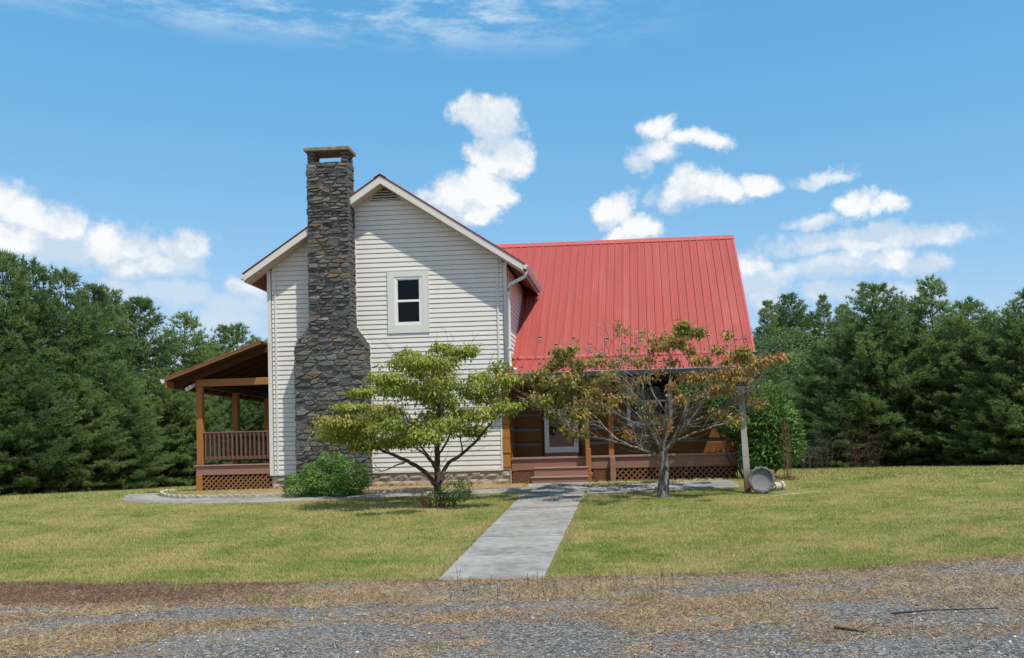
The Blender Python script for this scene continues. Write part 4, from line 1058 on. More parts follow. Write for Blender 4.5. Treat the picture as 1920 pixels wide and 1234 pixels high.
pines = [pine_mesh(11, 8.0, 2.1), pine_mesh(12, 8.0, 1.85, 1., .03, .1), pine_mesh(13, 8.0, 2.3, 1., .02, .15), pine_mesh(14, 8.0, 1.8, 1.0, .03, .15), pine_mesh(15, 8.0, 2.9, 1.0, .02, .12)]
broads = [broad_mesh(31, 8, 2.9), broad_mesh(32, 8, 3.4), broad_mesh(33, 8, 2.4)]
roots = {}
def tree(kind, idx, x, y, h, wsc, label, group, sink=.08, rz=None):
    lib = pines if kind == 'pine_tree' else broads
    tm, cm = lib[idx]; z = float(gz(x, y))-sink; s = h/8.0
    o = empty(kind, (x, y, z), label, 'pine tree' if kind == 'pine_tree' else 'broadleaf tree', group)
    put('trunk', tm, o); put('crown', cm, o); o.scale = (s*wsc, s*wsc, s); o.rotation_euler = (0, 0, rnd.uniform(0, 6.28) if rz is None else rz); return o
def tree_px(kind, idx, px, Y, ytop, wsc, label, group):
    """px: distance of the trunk to the right of the camera axis at depth Y; ytop: height of the tip above eye level over depth"""
    X = px*Y; tip = 1.6+ytop*Y; tree(kind, idx, X, Y, tip-float(gz(X, Y))+.08, wsc, label, group)
GL, GR, GF, GB = 'white pines bordering the left side of the lawn', 'pines standing behind the right lawn', 'trees on the distant hillside', 'low pine boughs filling the left tree line'
LBL = ['tall white pine at the far left whose tip is the highest of the left row', 'pointed pine just right of the highest one at the far left', 'dark bushy-topped pine third from the left edge of the tree row',
       'slim pine with a narrow tip between the dark bushy pine and the lower trees', 'pine with a small round tip, left of the pale feathery pine', 'pale feathery pine above the end of the grey side path',
       'broad pine rising midway between the side porch and the left edge', 'rounded pine showing just above the side porch roof']
for (px, tip, Y, i, wsc), lb in zip(((-.672, .232, 33, 0, 1.0), (-.640, .222, 34.2, 1, 1.05), (-.600, .211, 35.5, 2, 1.0), (-.575, .193, 38.5, 3, 1.0), (-.556, .190, 40.5, 1, 1.05), (-.523, .179, 42, 0, 1.1), (-.476, .160, 45, 2, 1.1), (-.420, .147, 48, 4, 1.0)), LBL):
    tree_px('pine_tree', i, px, Y, tip, wsc, lb, GL)
FILL = 'pine half hidden among the taller pines of the left row'
for (px, tip, Y, i) in ((-.745, .236, 32.5, 1), (-.71, .19, 31.6, 2), (-.655, .125, 32.0, 4), (-.618, .13, 33.6, 0), (-.59, .10, 34.5, 4), (-.548, .115, 37, 2), (-.54, .085, 36.2, 4), (-.505, .105, 40, 4), (-.455, .095, 42, 0), (-.448, .125, 48, 1),
                        (-.40, .105, 46, 2), (-.385, .128, 51, 3), (-.365, .10, 50, 4), (-.345, .13, 55, 0), (-.32, .10, 54, 2), (-.30, .125, 58, 1), (-.43, .085, 44.5, 4), (-.69, .12, 31.2, 4), (-.568, .085, 35.4, 2), (-.475, .082, 40.5, 4)):
    lb = ('pine of the left row standing behind the side porch and its roof' if px > -.46 else 'low bushy pine at the foot of the left pine row beside the lawn' if tip < .131 else FILL)
    tree_px('pine_tree', i, px, Y, tip, 1.1, lb, GL)
RB = [('big round-headed pine with a bare trunk showing below, right of the glossy shrub', .2303, .164, 42, 4, 1.05), ('pine close behind the right shoulder of the big round-headed pine', .2560, .150, 43.5, 2, 1.0),
      ('pine with the tall thin leader spiking above the right tree row', .2845, .170, 43, 1, 1.15), ('lower pine left of the big round-headed pine', .2030, .132, 43, 2, 1.1), ('short dark pine nearest the glossy shrub in the right row', .1760, .104, 43, 4, 1.0),
      ('wide drooping pine right of the one with the thin leader', .3150, .145, 40.5, 4, 1.1), ('dark blue-green pine second from the right edge', .3400, .132, 39, 2, 1.1), ('dark blue-green pine cut by the right edge of the view', .3760, .152, 37.5, 4, 1.1)]
for lb, px, tip, Y, i, wsc in RB: tree_px('pine_tree', i, px, Y, tip, wsc, lb, GR)
for (px, tip, Y, i) in ((.41, .15, 38, 2), (.44, .16, 37, 4), (.19, .07, 41, 4), (.245, .10, 41.5, 0), (.27, .085, 41, 4), (.30, .10, 40, 2), (.33, .075, 38.3, 4), (.36, .08, 37.2, 4), (.16, .075, 46, 2), (.14, .07, 50, 4)):
    tree_px('pine_tree', i, px, Y, tip, 1.15, 'low bushy pine filling a gap under the taller right-hand pines', GR)
FC = ['round-crowned conifer at the left end of the far ridge', 'dark spreading conifer tallest on the far ridge', 'small dark conifer in the dip of the far ridge', 'slim pale conifer right of the dip on the far ridge', 'conifer on the far ridge touching the big round-headed pine']
for (px, tip, Y, i, wsc), lb in zip(((.1243, .153, 102, 3, 1.0), (.148, .160, 104, 4, .95), (.167, .142, 104, 1, .9), (.1805, .157, 101, 3, .8), (.199, .148, 100, 0, 1.0)), FC):
    tree_px('pine_tree', i, px, Y, tip, wsc, lb, GF)
Y = 58.
while Y < 108:
    X = .085*Y + rnd.uniform(0, 3)
    while X < .50*Y:
        yy = Y+rnd.uniform(-3, 3)
        if rnd.random() < .8: tree('broadleaf_tree', rnd.randrange(3), X, yy, rnd.uniform(4.6, 6.8), rnd.uniform(1.1, 1.45), 'leafy green tree on the wooded hillside beyond the right pines', GF)
        else: tree('pine_tree', rnd.randrange(5), X, yy, rnd.uniform(5.5, 7.6), 1.1, 'dark conifer among the leafy trees of the far hillside', GF)
        X += rnd.uniform(3.4, 5.2)
    Y += 7

# ---------------------------------------------- dogwoods in front of the house
S0 = 1867.
def img(px, py, Y, bx=1210., hz=862.):
    """place a point of the crown: metres right of / above the eye at depth Y (roll of the house lines included)"""
    dx = px-bx; dy = hz-py
    c, s_ = math.cos(ROLL), math.sin(ROLL)
    return Vector(((dx*c + dy*s_*1.0)*Y/S0, Y, 1.6 + (dy*c - dx*s_)*Y/S0))

def limb(tr, pts, r0, r1, n=6, wob=.02, seg=5):
    ps = spline3(pts, seg); m = len(ps)
    ps = [p+Vector((rnd.uniform(-wob, wob), rnd.uniform(-wob, wob), rnd.uniform(-wob, wob)))*(0 if k in (0, m-1) else 1) for k, p in enumerate(ps)]
    tr.tube(ps, [r0+(r1-r0)*k/(m-1) for k in range(m)], n, False); return ps
def spline3(pts, n):
    P_ = [Vector(p) for p in pts]; m = len(P_); out = []
    for k in range(m-1):
        p0, p1, p2, p3 = [P_[max(0, min(m-1, k+j))] for j in (-1, 0, 1, 2)]
        for j in range(n):
            t = j/n; out.append(.5*((2*p1)+(p2-p0)*t+(2*p0-5*p1+4*p2-p3)*t*t+(3*p1-p0-3*p2+p3)*t**3))
    out.append(P_[-1]); return out

class Skel:
    def __init__(s): s.P = []; s.r = []
    def add(s, ps, r0, r1):
        for k, p in enumerate(ps): s.P.append(p); s.r.append(r0+(r1-r0)*k/max(1, len(ps)-1))
    def nearest(s, c, zmax):
        best = None
        for p, r in zip(s.P, s.r):
            if p.z > zmax: continue
            d = (p-c).length + max(0, p.z-c.z+.1)*2
            if best is None or d < best[0]: best = (d, p, r)
        return best
def branch_to(tr, sk, c, rtip=.006, arch=.12, n=5):
    b = sk.nearest(c, c.z+.05) or sk.nearest(c, 99); p = b[1]; d = c-p
    mid = p+d*.5+Vector((0, 0, -arch*d.length*.4)) if d.z > 0 else p+d*.5+Vector((0, 0, arch*d.length))
    r0 = min(b[2]*.75, .012+.012*d.length)
    ps = limb(tr, [p, mid, c], r0, rtip, n, .02+.012*d.length, 4); sk.add(ps[1:], r0*.9, rtip)

def dogwood(name, base, limbs, pads, nleaf, mleaf, mbark, tint0, droop, lsize, label, padflat=.33, twigs=6, bare=0, bareleaf=True):
    o = empty(name, tuple(base), label, 'dogwood tree'); tr = MB(); sk = Skel(); bx = base
    for pts, r0, r1 in limbs:
        ps = limb(tr, pts, r0, r1, 8, .012, 5); sk.add(ps, r0, r1)
    prts = []
    # inner pads first so that outer ones grow from them
    cen = limbs[0][0][-1]
    pads = sorted(pads, key=lambda q: (Vector(q[0])-Vector(cen)).length)
    for c, rx, rz, dens, tn in pads:
        c = Vector(c); branch_to(tr, sk, c)
        tips = []
        for k in range(twigs):
            a = rnd.uniform(0, 6.283); q = rnd.uniform(.35, .95)
            e = c+Vector((math.cos(a)*rx*q, math.sin(a)*rx*.85*q, rz*rnd.uniform(-.25, .6)))
            ps = limb(tr, [c, c.lerp(e, .5)+Vector((0, 0, -.02)), e], .006, .002, 3, .012, 2); tips += ps[1:]
        n = int(nleaf*dens*max(.25, rx*rx/.09)**.8)
        if n < 1: continue
        P, u = ellipsoid_pts(n, c, (rx, rx*.85, rz*1.15), .1)
        stray = nr.rand(n) < .22; P[stray] = np.array(tuple(c))+(P[stray]-np.array(tuple(c)))*np.array([1.35, 1.35, 1.7])
        if bare and bareleaf:   # leaves only near the twigs
            T_ = np.array([tuple(q) for q in tips]); idx = nr.randint(0, len(T_), n); P = T_[idx]+nr.normal(size=(n, 3))*.055
        # flat top, leaves hanging at the rim
        D = u*np.array([1, 1, .2])+nr.normal(size=u.shape)*.55; D[:, 2] -= droop
        Nn = nr.normal(size=u.shape)*.35+np.array([0, 0, 1.0])+u*.5
        tt = np.clip(tn+tint0+nr.normal(size=n)*.13+.12*(P[:, 2]-c.z)/max(rz, .05), 0, 1)
        prts.append(leaves(P, D, Nn, nr.uniform(.75, 1.25, n)*lsize, lsize*.52, tt, .3))
    for k in range(bare):  # bare twigs reaching up and out
        q = rnd.choice(sk.P[len(sk.P)//5:]); 
        d = Vector((q.x-base[0], (q.y-base[1]), .0)); d = (d.normalized() if d.length > .05 else Vector((rnd.uniform(-1, 1), rnd.uniform(-1, 1), 0)))+Vector((rnd.uniform(-.6, .6), rnd.uniform(-.6, .6), rnd.uniform(.0, 1.0)))
        d.normalize(); L = rnd.uniform(.25, .75)
        ps = limb(tr, [q, q+d*L*.5+Vector((0, 0, -.03)), q+d*L+Vector((0, 0, .06))], .007, .002, 3, .018, 3)
        for e in range(2):
            s0 = ps[rnd.randrange(1, len(ps))]; d2 = (d+Vector((rnd.uniform(-.8, .8), rnd.uniform(-.8, .8), rnd.uniform(-.3, .8)))).normalized()
            limb(tr, [s0, s0+d2*.12, s0+d2*rnd.uniform(.18, .34)], .004, .0015, 3, .01, 2)
    tr.build('trunk', mbark, o, True)
    V, F_, T = join(prts); V = V-np.array(base)
    put('crown', npmesh('crown', V, F_, mleaf, {'tint': T}), o); return o

# green dogwood, layered pads (read off the photograph, spread in depth round the trunk)
YL = 21.3
cr8 = lambda x, y: (560+x/3.629, 620+y/3.629)
PADS = [(950,110,75,42),(1110,125,112,38),(720,145,75,36),(800,205,220,45),(770,270,80,40),(1030,190,62,55),(950,280,110,50),(570,310,140,42),(650,375,190,55),(830,400,170,65),(960,350,130,55),
        (390,405,95,24),(1230,310,90,38),(1370,245,70,40),(1390,330,125,48),(1180,390,130,55),(1270,440,120,55),(1410,515,100,38),(1230,560,120,45),(960,470,150,58),(330,510,125,24),(560,540,140,48),
        (260,610,180,48),(330,690,240,62),(420,775,120,36),(600,630,90,50),(900,570,95,38),(760,650,150,62),(1000,640,130,55),(1180,670,105,36),(690,735,130,52),(840,715,120,52),(560,760,95,36),(480,610,110,40),(1080,560,90,40)]
pads = []
for (x, y, rx, ry) in PADS:
    u, v_ = cr8(x, y); off = min(1.7, (abs(x-800)/700)); dmax = 2.2*math.sqrt(max(.05, 1-min(1, ((x-800)/760)**2)))*(.45+.55*min(1, (y-60)/500))
    Yp = YL+rnd.uniform(-dmax, dmax)
    pads.append((img(u, v_, Yp), rx/3.629*Yp/S0*1.02, ry/3.629*Yp/S0*.95, 1, rnd.uniform(-.12, .12)+(.10 if x < 600 and y > 500 else 0)+(.25 if (x, y) == (950, 280) else 0)))
b0 = Vector((-4.52, 21.3, float(gz(-4.52, 21.3))-.05)); I = lambda x, y, d=0: img(*cr8(x, y), YL+d)
limbsL = [([b0, I(935, 1040), I(928, 900, .05), I(930, 760, .1), I(960, 640, .1), I(930, 470, .1), I(900, 300, 0), I(900, 200, 0)], .085, .016),
          ([I(925, 1060), I(850, 970, -.1), I(720, 890, -.3), I(560, 820, -.5), I(430, 740, -.5), I(330, 690, -.4)], .055, .014),
          ([I(955, 1030), I(1000, 910, .2), I(1110, 835, .4), I(1230, 715, .5), I(1330, 590, .5), I(1390, 450, .4)], .05, .012),
          ([I(930, 960), I(850, 850, -.7), I(740, 760, -1.0), I(700, 640, -1.1)], .032, .01), ([I(720, 890, -.3), I(620, 930, -.5), I(540, 960, -.6), I(470, 930, -.6)], .018, .005),
          ([I(935, 850), I(1000, 740, -.5), I(1040, 640, -.9)], .03, .01), ([I(930, 930, .1), I(850, 830, .7), I(760, 700, 1.1), I(700, 560, 1.2)], .032, .01), ([I(1110, 835, .4), I(1090, 740, .2), I(1080, 640, 0)], .02, .008)]
dogwood('dogwood_tree', b0, limbsL, pads, 330, M_dogwood, M_dbark, .42, .75, .092, 'small green dogwood with drooping layered foliage in front of the pale gable', twigs=8, bare=130, bareleaf=False)

# half bare dogwood turning brown in front of the porch
YR = 21.75
cr1 = lambda x, y: (960+x/3.3346, 580+y/3.3346)
PADR = [(300,260,75,32,1.,0),(370,240,60,30,.9,0),(330,315,115,45,1,0),(430,345,95,45,.9,.05),(250,350,80,35,.9,0),(110,430,100,26,.9,-.1),(180,490,110,32,.8,-.1),(300,440,140,55,1,0),(400,500,100,50,.8,.05),(110,560,80,34,.9,-.15),(250,570,120,45,1,-.1),(350,640,150,48,.9,-.05),(320,720,100,52,.9,0),(410,780,95,36,.8,0),(470,430,80,40,.6,.1),
        (540,280,50,22,.5,.1),(680,95,32,20,.35,.1),(690,140,60,30,.25,.15),(830,150,50,36,.35,.15),(700,300,50,28,.5,0),(780,330,80,28,.4,.1),(900,190,80,40,.45,.2),(1060,105,70,34,1.2,-.15),(1085,150,110,45,1.0,-.05),(1165,140,60,30,1,-.15),(950,230,100,40,.5,.2),(1040,215,90,40,.8,0),
        (1345,160,26,14,.6,.1),(1290,250,60,24,.6,.1),(1440,265,90,32,1,.1),(1430,310,90,30,.8,.2),(1560,330,85,26,1,.25),(1660,308,62,14,.8,.3),(1200,320,100,20,.7,.1),(1150,430,95,38,.7,.2),(1090,420,80,30,.6,.25),(1380,390,90,45,.7,.25),(1430,450,80,40,.8,.3),(1290,500,95,30,.8,.3),(1440,540,95,34,1,.25),(1200,540,80,24,.7,.3),(1530,590,42,20,1,.15),(1300,650,85,28,.7,.1),(1390,690,60,20,.5,.1),
        (830,670,62,20,.9,.1),(940,685,60,26,.5,.25),(720,770,42,20,.7,.4),(965,735,32,18,.8,.4),(560,620,110,40,.45,.1),(640,560,100,40,.3,.15),(520,520,90,40,.7,.1),(200,400,90,30,.8,-.05),(280,510,110,40,.8,-.05),(520,330,80,34,.7,.05),(600,400,80,30,.4,.15),(180,560,80,30,.8,-.1),(430,660,90,40,.7,0),(1340,330,70,30,.7,.2),(1260,420,80,30,.6,.2),(880,250,60,26,.5,.15),(1000,330,70,26,.4,.2),(1480,390,60,26,.8,.25),(760,240,50,24,.4,.15),(860,600,50,20,.3,.2),(620,420,80,30,.5,.1),(700,480,80,30,.45,.15),(800,430,70,30,.4,.2),(560,450,80,34,.6,.05),(640,340,70,28,.5,.1),(1000,480,70,28,.4,.2),(900,400,60,26,.4,.2),(480,580,90,34,.6,.05),(1060,560,70,26,.4,.2),(760,560,70,26,.4,.15),(980,170,60,26,.6,.1),(1120,260,70,28,.6,.15),(860,320,60,24,.5,.15),(250,640,80,30,.8,-.05)]
padr = []
for (x, y, rx, ry, dn, tn) in PADR:
    u, v_ = cr1(x, y); dmax = 1.9*math.sqrt(max(.05, 1-min(1, ((x-860)/900)**2)))*.9
    Yp = YR+rnd.uniform(-dmax, dmax); padr.append((img(u, v_, Yp), rx/3.335*Yp/S0, ry/3.335*Yp/S0, dn, tn))
b1 = Vector((.34, 21.75, float(gz(.34, 21.75))-.05)); J = lambda x, y, d=0: img(*cr1(x, y), YR+d)
limbsR = [([b1, J(948, 1080), J(950, 980), J(945, 890)], .135, .088), ([J(945, 900), J(960, 780, .1), J(960, 640, .1), J(975, 520, .2), J(985, 400, .2), J(990, 280, .1)], .05, .012),
          ([J(940, 900), J(880, 780, -.2), J(800, 640, -.4), J(740, 500, -.5), J(700, 380, -.5), J(680, 240, -.5)], .045, .01),
          ([J(935, 960), J(880, 900, .2), J(760, 860, .3), J(640, 800, .3), J(540, 690, .2), J(440, 600, .2), J(350, 520, .1)], .05, .01),
          ([J(955, 900), J(1010, 830, -.3), J(1100, 720, -.6), J(1180, 600, -.7), J(1250, 480, -.7)], .05, .01), ([J(960, 890), J(1030, 760, .5), J(1080, 620, .8), J(1120, 500, .9), J(1160, 340, .8)], .04, .01),
          ([J(945, 900), J(900, 800, .6), J(820, 700, 1.0), J(720, 600, 1.2), J(600, 520, 1.2)], .04, .01), ([J(1010, 830, -.3), J(1150, 770, -.2), J(1290, 730, 0), J(1400, 700, 0)], .03, .006),
          ([J(940, 880), J(900, 760, -.8), J(840, 640, -1.2), J(820, 500, -1.3), J(840, 380, -1.2)], .035, .008), ([J(760, 860, .3), J(650, 830, -.2), J(520, 800, -.4), J(430, 760, -.4)], .025, .006),
          ([J(880, 780, -.2), J(720, 690, -.6), J(560, 590, -.8), J(420, 510, -.8)], .03, .008), ([J(960, 640, .1), J(880, 520, .3), J(860, 400, .4), J(870, 260, .4)], .025, .006), ([J(1100, 720, -.6), J(1260, 640, -.5), J(1400, 560, -.4), J(1500, 470, -.3)], .028, .007)]
for q in limbsR[1:]: pass
limbsR = [limbsR[0]]+[(p_, r0*.78, r1*.7) for p_, r0, r1 in limbsR[1:]]
mainR = [spline3(q[0], 5) for q in limbsR[1:]]
for k in range(38):
    ps = rnd.choice(mainR); i = rnd.randrange(2, max(3, int(len(ps)*.62))); s0 = ps[i]; tdir = (ps[min(i+2, len(ps)-1)]-ps[i-1]).normalized()
    out = Vector((s0.x-.34+rnd.uniform(-.25, .25), s0.y-YR+rnd.uniform(-.4, .4), rnd.uniform(.05, .9))).normalized(); d = (tdir*.55+out*.8+Vector((rnd.uniform(-.35, .35), rnd.uniform(-.5, .5), rnd.uniform(-.1, .35)))).normalized(); L_ = rnd.uniform(.6, 1.35)
    limbsR.append(([s0, s0+(tdir*.6+d*.4)*L_*.35, s0+d*L_*.7+Vector((0, 0, -.05)), s0+d*L_+Vector((0, 0, .12))], rnd.uniform(.010, .017), .003))
dogwood('dogwood_tree', b1, limbsR, padr, 215, M_autumn, M_gbark, .34, .65, .10, 'half bare dogwood with lichened grey branches and browning leaves before the porch', twigs=10, bare=520)

# shrubs
def shrub(name, base, lobes, n, m, ls, tint, label, cat, stems=14, barkm=None, up=.2, wd=.4):
    o = empty(name, tuple(base), label, cat); tr = MB(); prts = []
    B = np.array(base)
    for k in range(stems):
        c, rr = rnd.choice(lobes); e = Vector(c)+Vector((rnd.uniform(-.6, .6)*rr[0], rnd.uniform(-.6, .6)*rr[1], rnd.uniform(-.3, .5)*rr[2]))
        s0 = Vector(base)+Vector((rnd.uniform(-.25, .25)*(1+abs(e.x-base[0])), rnd.uniform(-.15, .15), 0)); limb(tr, [s0, s0.lerp(e, .5)+Vector((rnd.uniform(-.1, .1), 0, .1)), e], .018, .004, 4, .02, 4)
    tot = sum(q[1][0]*q[1][2] for q in lobes)
    for c, rr in lobes:
        k = int(n*rr[0]*rr[2]/tot); P, u = ellipsoid_pts(k, c, rr, .45)
        lump = fbm(P[:, 0]*3.2+P[:, 1]*2, P[:, 2]*3.2, 2); P = np.array(c)+(P-np.array(c))*(.82+.36*lump)[:, None]
        P[:, 2] = np.maximum(P[:, 2], base[2]+.03)
        D = u+nr.normal(size=u.shape)*.6; D[:, 2] += up
        tt = np.clip(tint+(lump-.5)*.5+nr.normal(size=k)*.14, 0, 1)
        prts.append(leaves(P, D, u*.8+np.array([0, 0, .7])+nr.normal(size=u.shape)*.4, nr.uniform(.7, 1.3, k)*ls, ls*wd, tt, .2))
    tr.build('stems', barkm or M_dbark, o, True); V, F_, T = join(prts); put('foliage', npmesh('foliage', V-B, F_, m, {'tint': T}), o); return o
zb = float(gz(-7.3, 23.2))
shrub('shrub', (-7.3, 23.35, zb), [((-7.75, 23.4, zb+.40), (.55, .5, .42)), ((-8.2, 23.25, zb+.26), (.42, .42, .30)), ((-7.05, 23.3, zb+.42), (.48, .42, .40)), ((-7.5, 23.4, zb+.80), (.36, .36, .24)), ((-7.3, 23.15, zb+.22), (.6, .38, .24))],
      6500, M_nandina, .085, .48, 'rounded green shrub at the foot of the stone chimney', 'shrub', 20)
zr = float(gz(2.8, 25.2))
shrub('shrub', (2.75, 25.3, zr), [((3.0, 25.4, zr+1.42), (.74, .8, .95)), ((2.4, 25.2, zr+1.72), (.72, .7, .72)), ((3.42, 25.3, zr+.95), (.55, .6, .70)), ((1.75, 24.85, zr+2.0), (.5, .4, .38)), ((1.25, 24.8, zr+2.15), (.4, .35, .28)), ((2.9, 25.0, zr+.62), (.6, .5, .40))],
      6600, M_rhodo, .165, .55, 'big glossy evergreen shrub at the right end of the porch', 'shrub', 34, M_dbark, .35, .34)
zw = float(gz(-4.30, 20.85))
wd_ = shrub('weed_clump', (-4.30, 20.85, zw), [((-4.07, 20.9, zw+.30), (.34, .24, .24)), ((-4.40, 20.8, zw+.18), (.28, .22, .18)), ((-3.85, 20.9, zw+.42), (.18, .16, .2))], 1300, M_nandina, .06, .55, 'low weedy clump round the foot of the green dogwood', 'weeds', 6)
st_ = MB()
for k in range(90):
    x = rnd.uniform(-4.8, -4.25); y = rnd.uniform(20.65, 20.9); h = rnd.uniform(.2, .46); lx = rnd.uniform(-.25, .12)
    st_.tube([(x, y, zw-.02), (x+lx*.4, y, zw+h*.7), (x+lx, y-.05, zw+h*.8)], [.005, .004, .002], 3, False)
st_.build('dead_stems', M_stalk, wd_)

# ------------------------------------------------------------------ lawn, straw and stones as ground cover
def inwalk(X, Y):
    t = np.clip((Y-13.42)/(24.66-13.42), 0, 1)
    return (X > -2.865+.066*t+.03*(fbm(Y*1.4, np.full_like(Y, 2.))-.5)-.015+.05*(fbm(X*9, Y*9)-.5)) & (X < -1.414+.012*t+.02) & (Y > 13.4) & (Y < 24.7)
def lawn_ok(X, Y):
    ok = (Y > yb(X)+.04) & ~inwalk(X, Y) & ~near(X, Y, SPn, .37) & ~near(X, Y, RPn, .64)
    ok &= ~((X > -11.7) & (X < 2.4) & (Y > 25.25) & (Y < 36))
    ok &= ~((X > -9.4) & (X < -2.9) & (Y > 23.4) & (nr.rand(len(X)) < .8))
    return ok
def grass_patch(name, n, sampler, hgt, wdt, label, mm=None, tcen=.5, tsd=.2, upr=.55):
    X, Y = sampler(n); k = lawn_ok(X, Y); X = X[k]; Y = Y[k]
    P = np.stack([X, Y, gz(X, Y)-.008], -1); K = 4
    P = np.repeat(P, K, 0)+np.c_[nr.normal(size=(len(P)*K, 2))*.018, np.zeros(len(P)*K)]
    D = np.c_[nr.normal(size=(len(P), 2))*upr, np.abs(nr.normal(size=len(P)))*.4+.7]; D /= np.linalg.norm(D, axis=1)[:, None]
    big = .75+.9*np.clip(fbm(P[:, 0]*.9, P[:, 1]*1.6)-.3, 0, 1)
    V, F_, T = blades(P, D, nr.uniform(.5, 1.2, len(P))*hgt*big, wdt, np.clip(nr.normal(size=len(P))*tsd+tcen, 0, 1))
    o = put(name, npmesh(name, V, F_, mm or M_blade, {'tint': T})); tag(o, label, 'grass', kind='stuff'); return o
def s_near(n):
    # denser towards the camera
    u = nr.rand(n); Y = 13.2+11.2*u**1.35; X = (nr.rand(n)*1.2-.755)*Y; return X, Y
def s_far(n):
    u = nr.rand(n); Y = 24+17*u; X = (nr.rand(n)*1.25-.80)*Y; return X, Y
grass_patch('lawn_grass', 150000, s_near, .062, .010, 'short dry mown grass of the front lawn')
grass_patch('lawn_grass', 42000, s_far, .085, .022, 'short mown grass of the lawn beside and behind the house')
# taller rim along the gravel and the walk
def s_edge(n):
    X = nr.rand(n)*24-12; Y = yb(X)+.04+np.abs(nr.normal(size=n))*.10; return X, Y
grass_patch('edge_grass', 5200, s_edge, .085, .011, 'shaggy grass along the edge of the gravel', None, .62, .25)
def s_walk(n):
    Y = 13.6+9.2*nr.rand(n); t = (Y-13.42)/11.24; s = nr.rand(n) < .5
    X = np.where(s, -2.90+.066*t-np.abs(nr.normal(size=n))*.05, -1.36+.012*t+np.abs(nr.normal(size=n))*.05); return X, Y
grass_patch('edge_grass', 3200, s_walk, .075, .011, 'ragged grass leaning over the edges of the front path', None, .7, .3)
# dead straw over the gravel, in streaks and a dense brown mat at the left
def straw_density(X, Y):
    Yr = Y-.13*X+.5*(fbm(X*.6+4, Y*.6)-.5); s = fbm(X*.95+2, Yr*1.25+4, 6); e = yb(X)-Y
    rim = np.exp(-np.clip(e, 0, 9)/.16)*.75
    mat_ = smooth01((-X-4.3+2.2*(fbm(X*.8, Y*.8)-.5))/2.0)*smooth01((Y-11.1-.5*(fbm(X*.9, Y)-.5))/.9)*.95
    mid = smooth01((s-.45)/.17)*(.80-.52*smooth01((X-.2)/3.2))*smooth01((Y-7.2-.9*smooth01((X+1.5)/2.5))/1.2)
    wedge = smooth01((Y-9.0-.10*X)/2.4)*.15+.03
    return np.clip(np.maximum(np.maximum(rim, mat_), mid*1.1)+wedge*(s > .38), 0, 1), mat_
n = 150000; u = nr.rand(n); Y = 7.6+7.6*u**.8; X = (nr.rand(n)*1.16-.74)*Y
d, mt = straw_density(X, Y); k = (nr.rand(n) < d) & (Y < yb(X)+.10); X = X[k]; Y = Y[k]; mt = mt[k]
P = np.stack([X, Y, gz(X, Y)+.012+.014*nr.rand(len(X))], -1); P = np.repeat(P, 2, 0)+nr.normal(size=(len(P)*2, 3))*np.array([.03, .03, .003])
D = np.c_[nr.normal(size=(len(P), 2)), np.abs(nr.normal(size=len(P)))*.32+.05]; D /= np.linalg.norm(D, axis=1)[:, None]
tt = np.clip(.52+.22*nr.normal(size=len(P))-.42*np.repeat(mt, 2)+.45*(np.repeat(fbm(X*1.3+9, Y*2.2), 2)-.5), 0, .96)
V, F_, T = blades(P, D, nr.uniform(.035, .10, len(P)), .0075, tt)
tag(put('dead_grass', npmesh('dead_grass', V, F_, M_dry, {'tint': T})), 'dead straw and thatch lying in streaks across the gravel', 'dead grass', kind='stuff')
# loose stones
def stonemat():
    return mat('loose_stone', lambda n: n.cramp(n.attr('tint'), [(0, (.045, .045, .046)), (.35, (.105, .104, .103)), (.7, (.178, .175, .17)), (.9, (.27, .262, .25)), (1, (.55, .54, .51))]), .8, .3)
n = 60000; u = nr.rand(n); Y = 7.4+7.6*u**1.25; X = (nr.rand(n)*1.16-.74)*Y; d, mt = straw_density(X, Y); k = (nr.rand(n) > d*.8) & (Y < yb(X)-.02); X = X[k]; Y = Y[k]; n = len(X)
octv = np.array([[1, 0, 0], [0, 1, 0], [-1, 0, 0], [0, -1, 0], [0, 0, .62], [0, 0, -.6]], float); octf = np.array([[0, 1, 4], [1, 2, 4], [2, 3, 4], [3, 0, 4]])
sz = nr.uniform(.005, .0135, n)*(1+.8*(nr.rand(n) > .94))*np.where(X > 0, 1.15, 1); a = nr.rand(n)*6.283
ov = octv[None]*(1+.45*nr.normal(size=(n, 6, 3)).clip(-1, 1))*sz[:, None, None]; ov[:, :, 0] *= 1.25
c, s_ = np.cos(a)[:, None], np.sin(a)[:, None]; V = np.stack([ov[:, :, 0]*c-ov[:, :, 1]*s_, ov[:, :, 0]*s_+ov[:, :, 1]*c, ov[:, :, 2]], -1)
V += np.stack([X, Y, gz(X, Y)+.014], -1)[:, None]
F_ = (octf[None]+(np.arange(n)*6)[:, None, None]).reshape(-1, 3); T = np.repeat(np.where(nr.rand(n) > .993, 1, nr.rand(n)*.85), 6)
tag(put('loose_gravel', npmesh('loose_gravel', V.reshape(-1, 3), F_, stonemat(), {'tint': T})), 'loose grey and white gravel stones on the drive', 'gravel', kind='stuff')

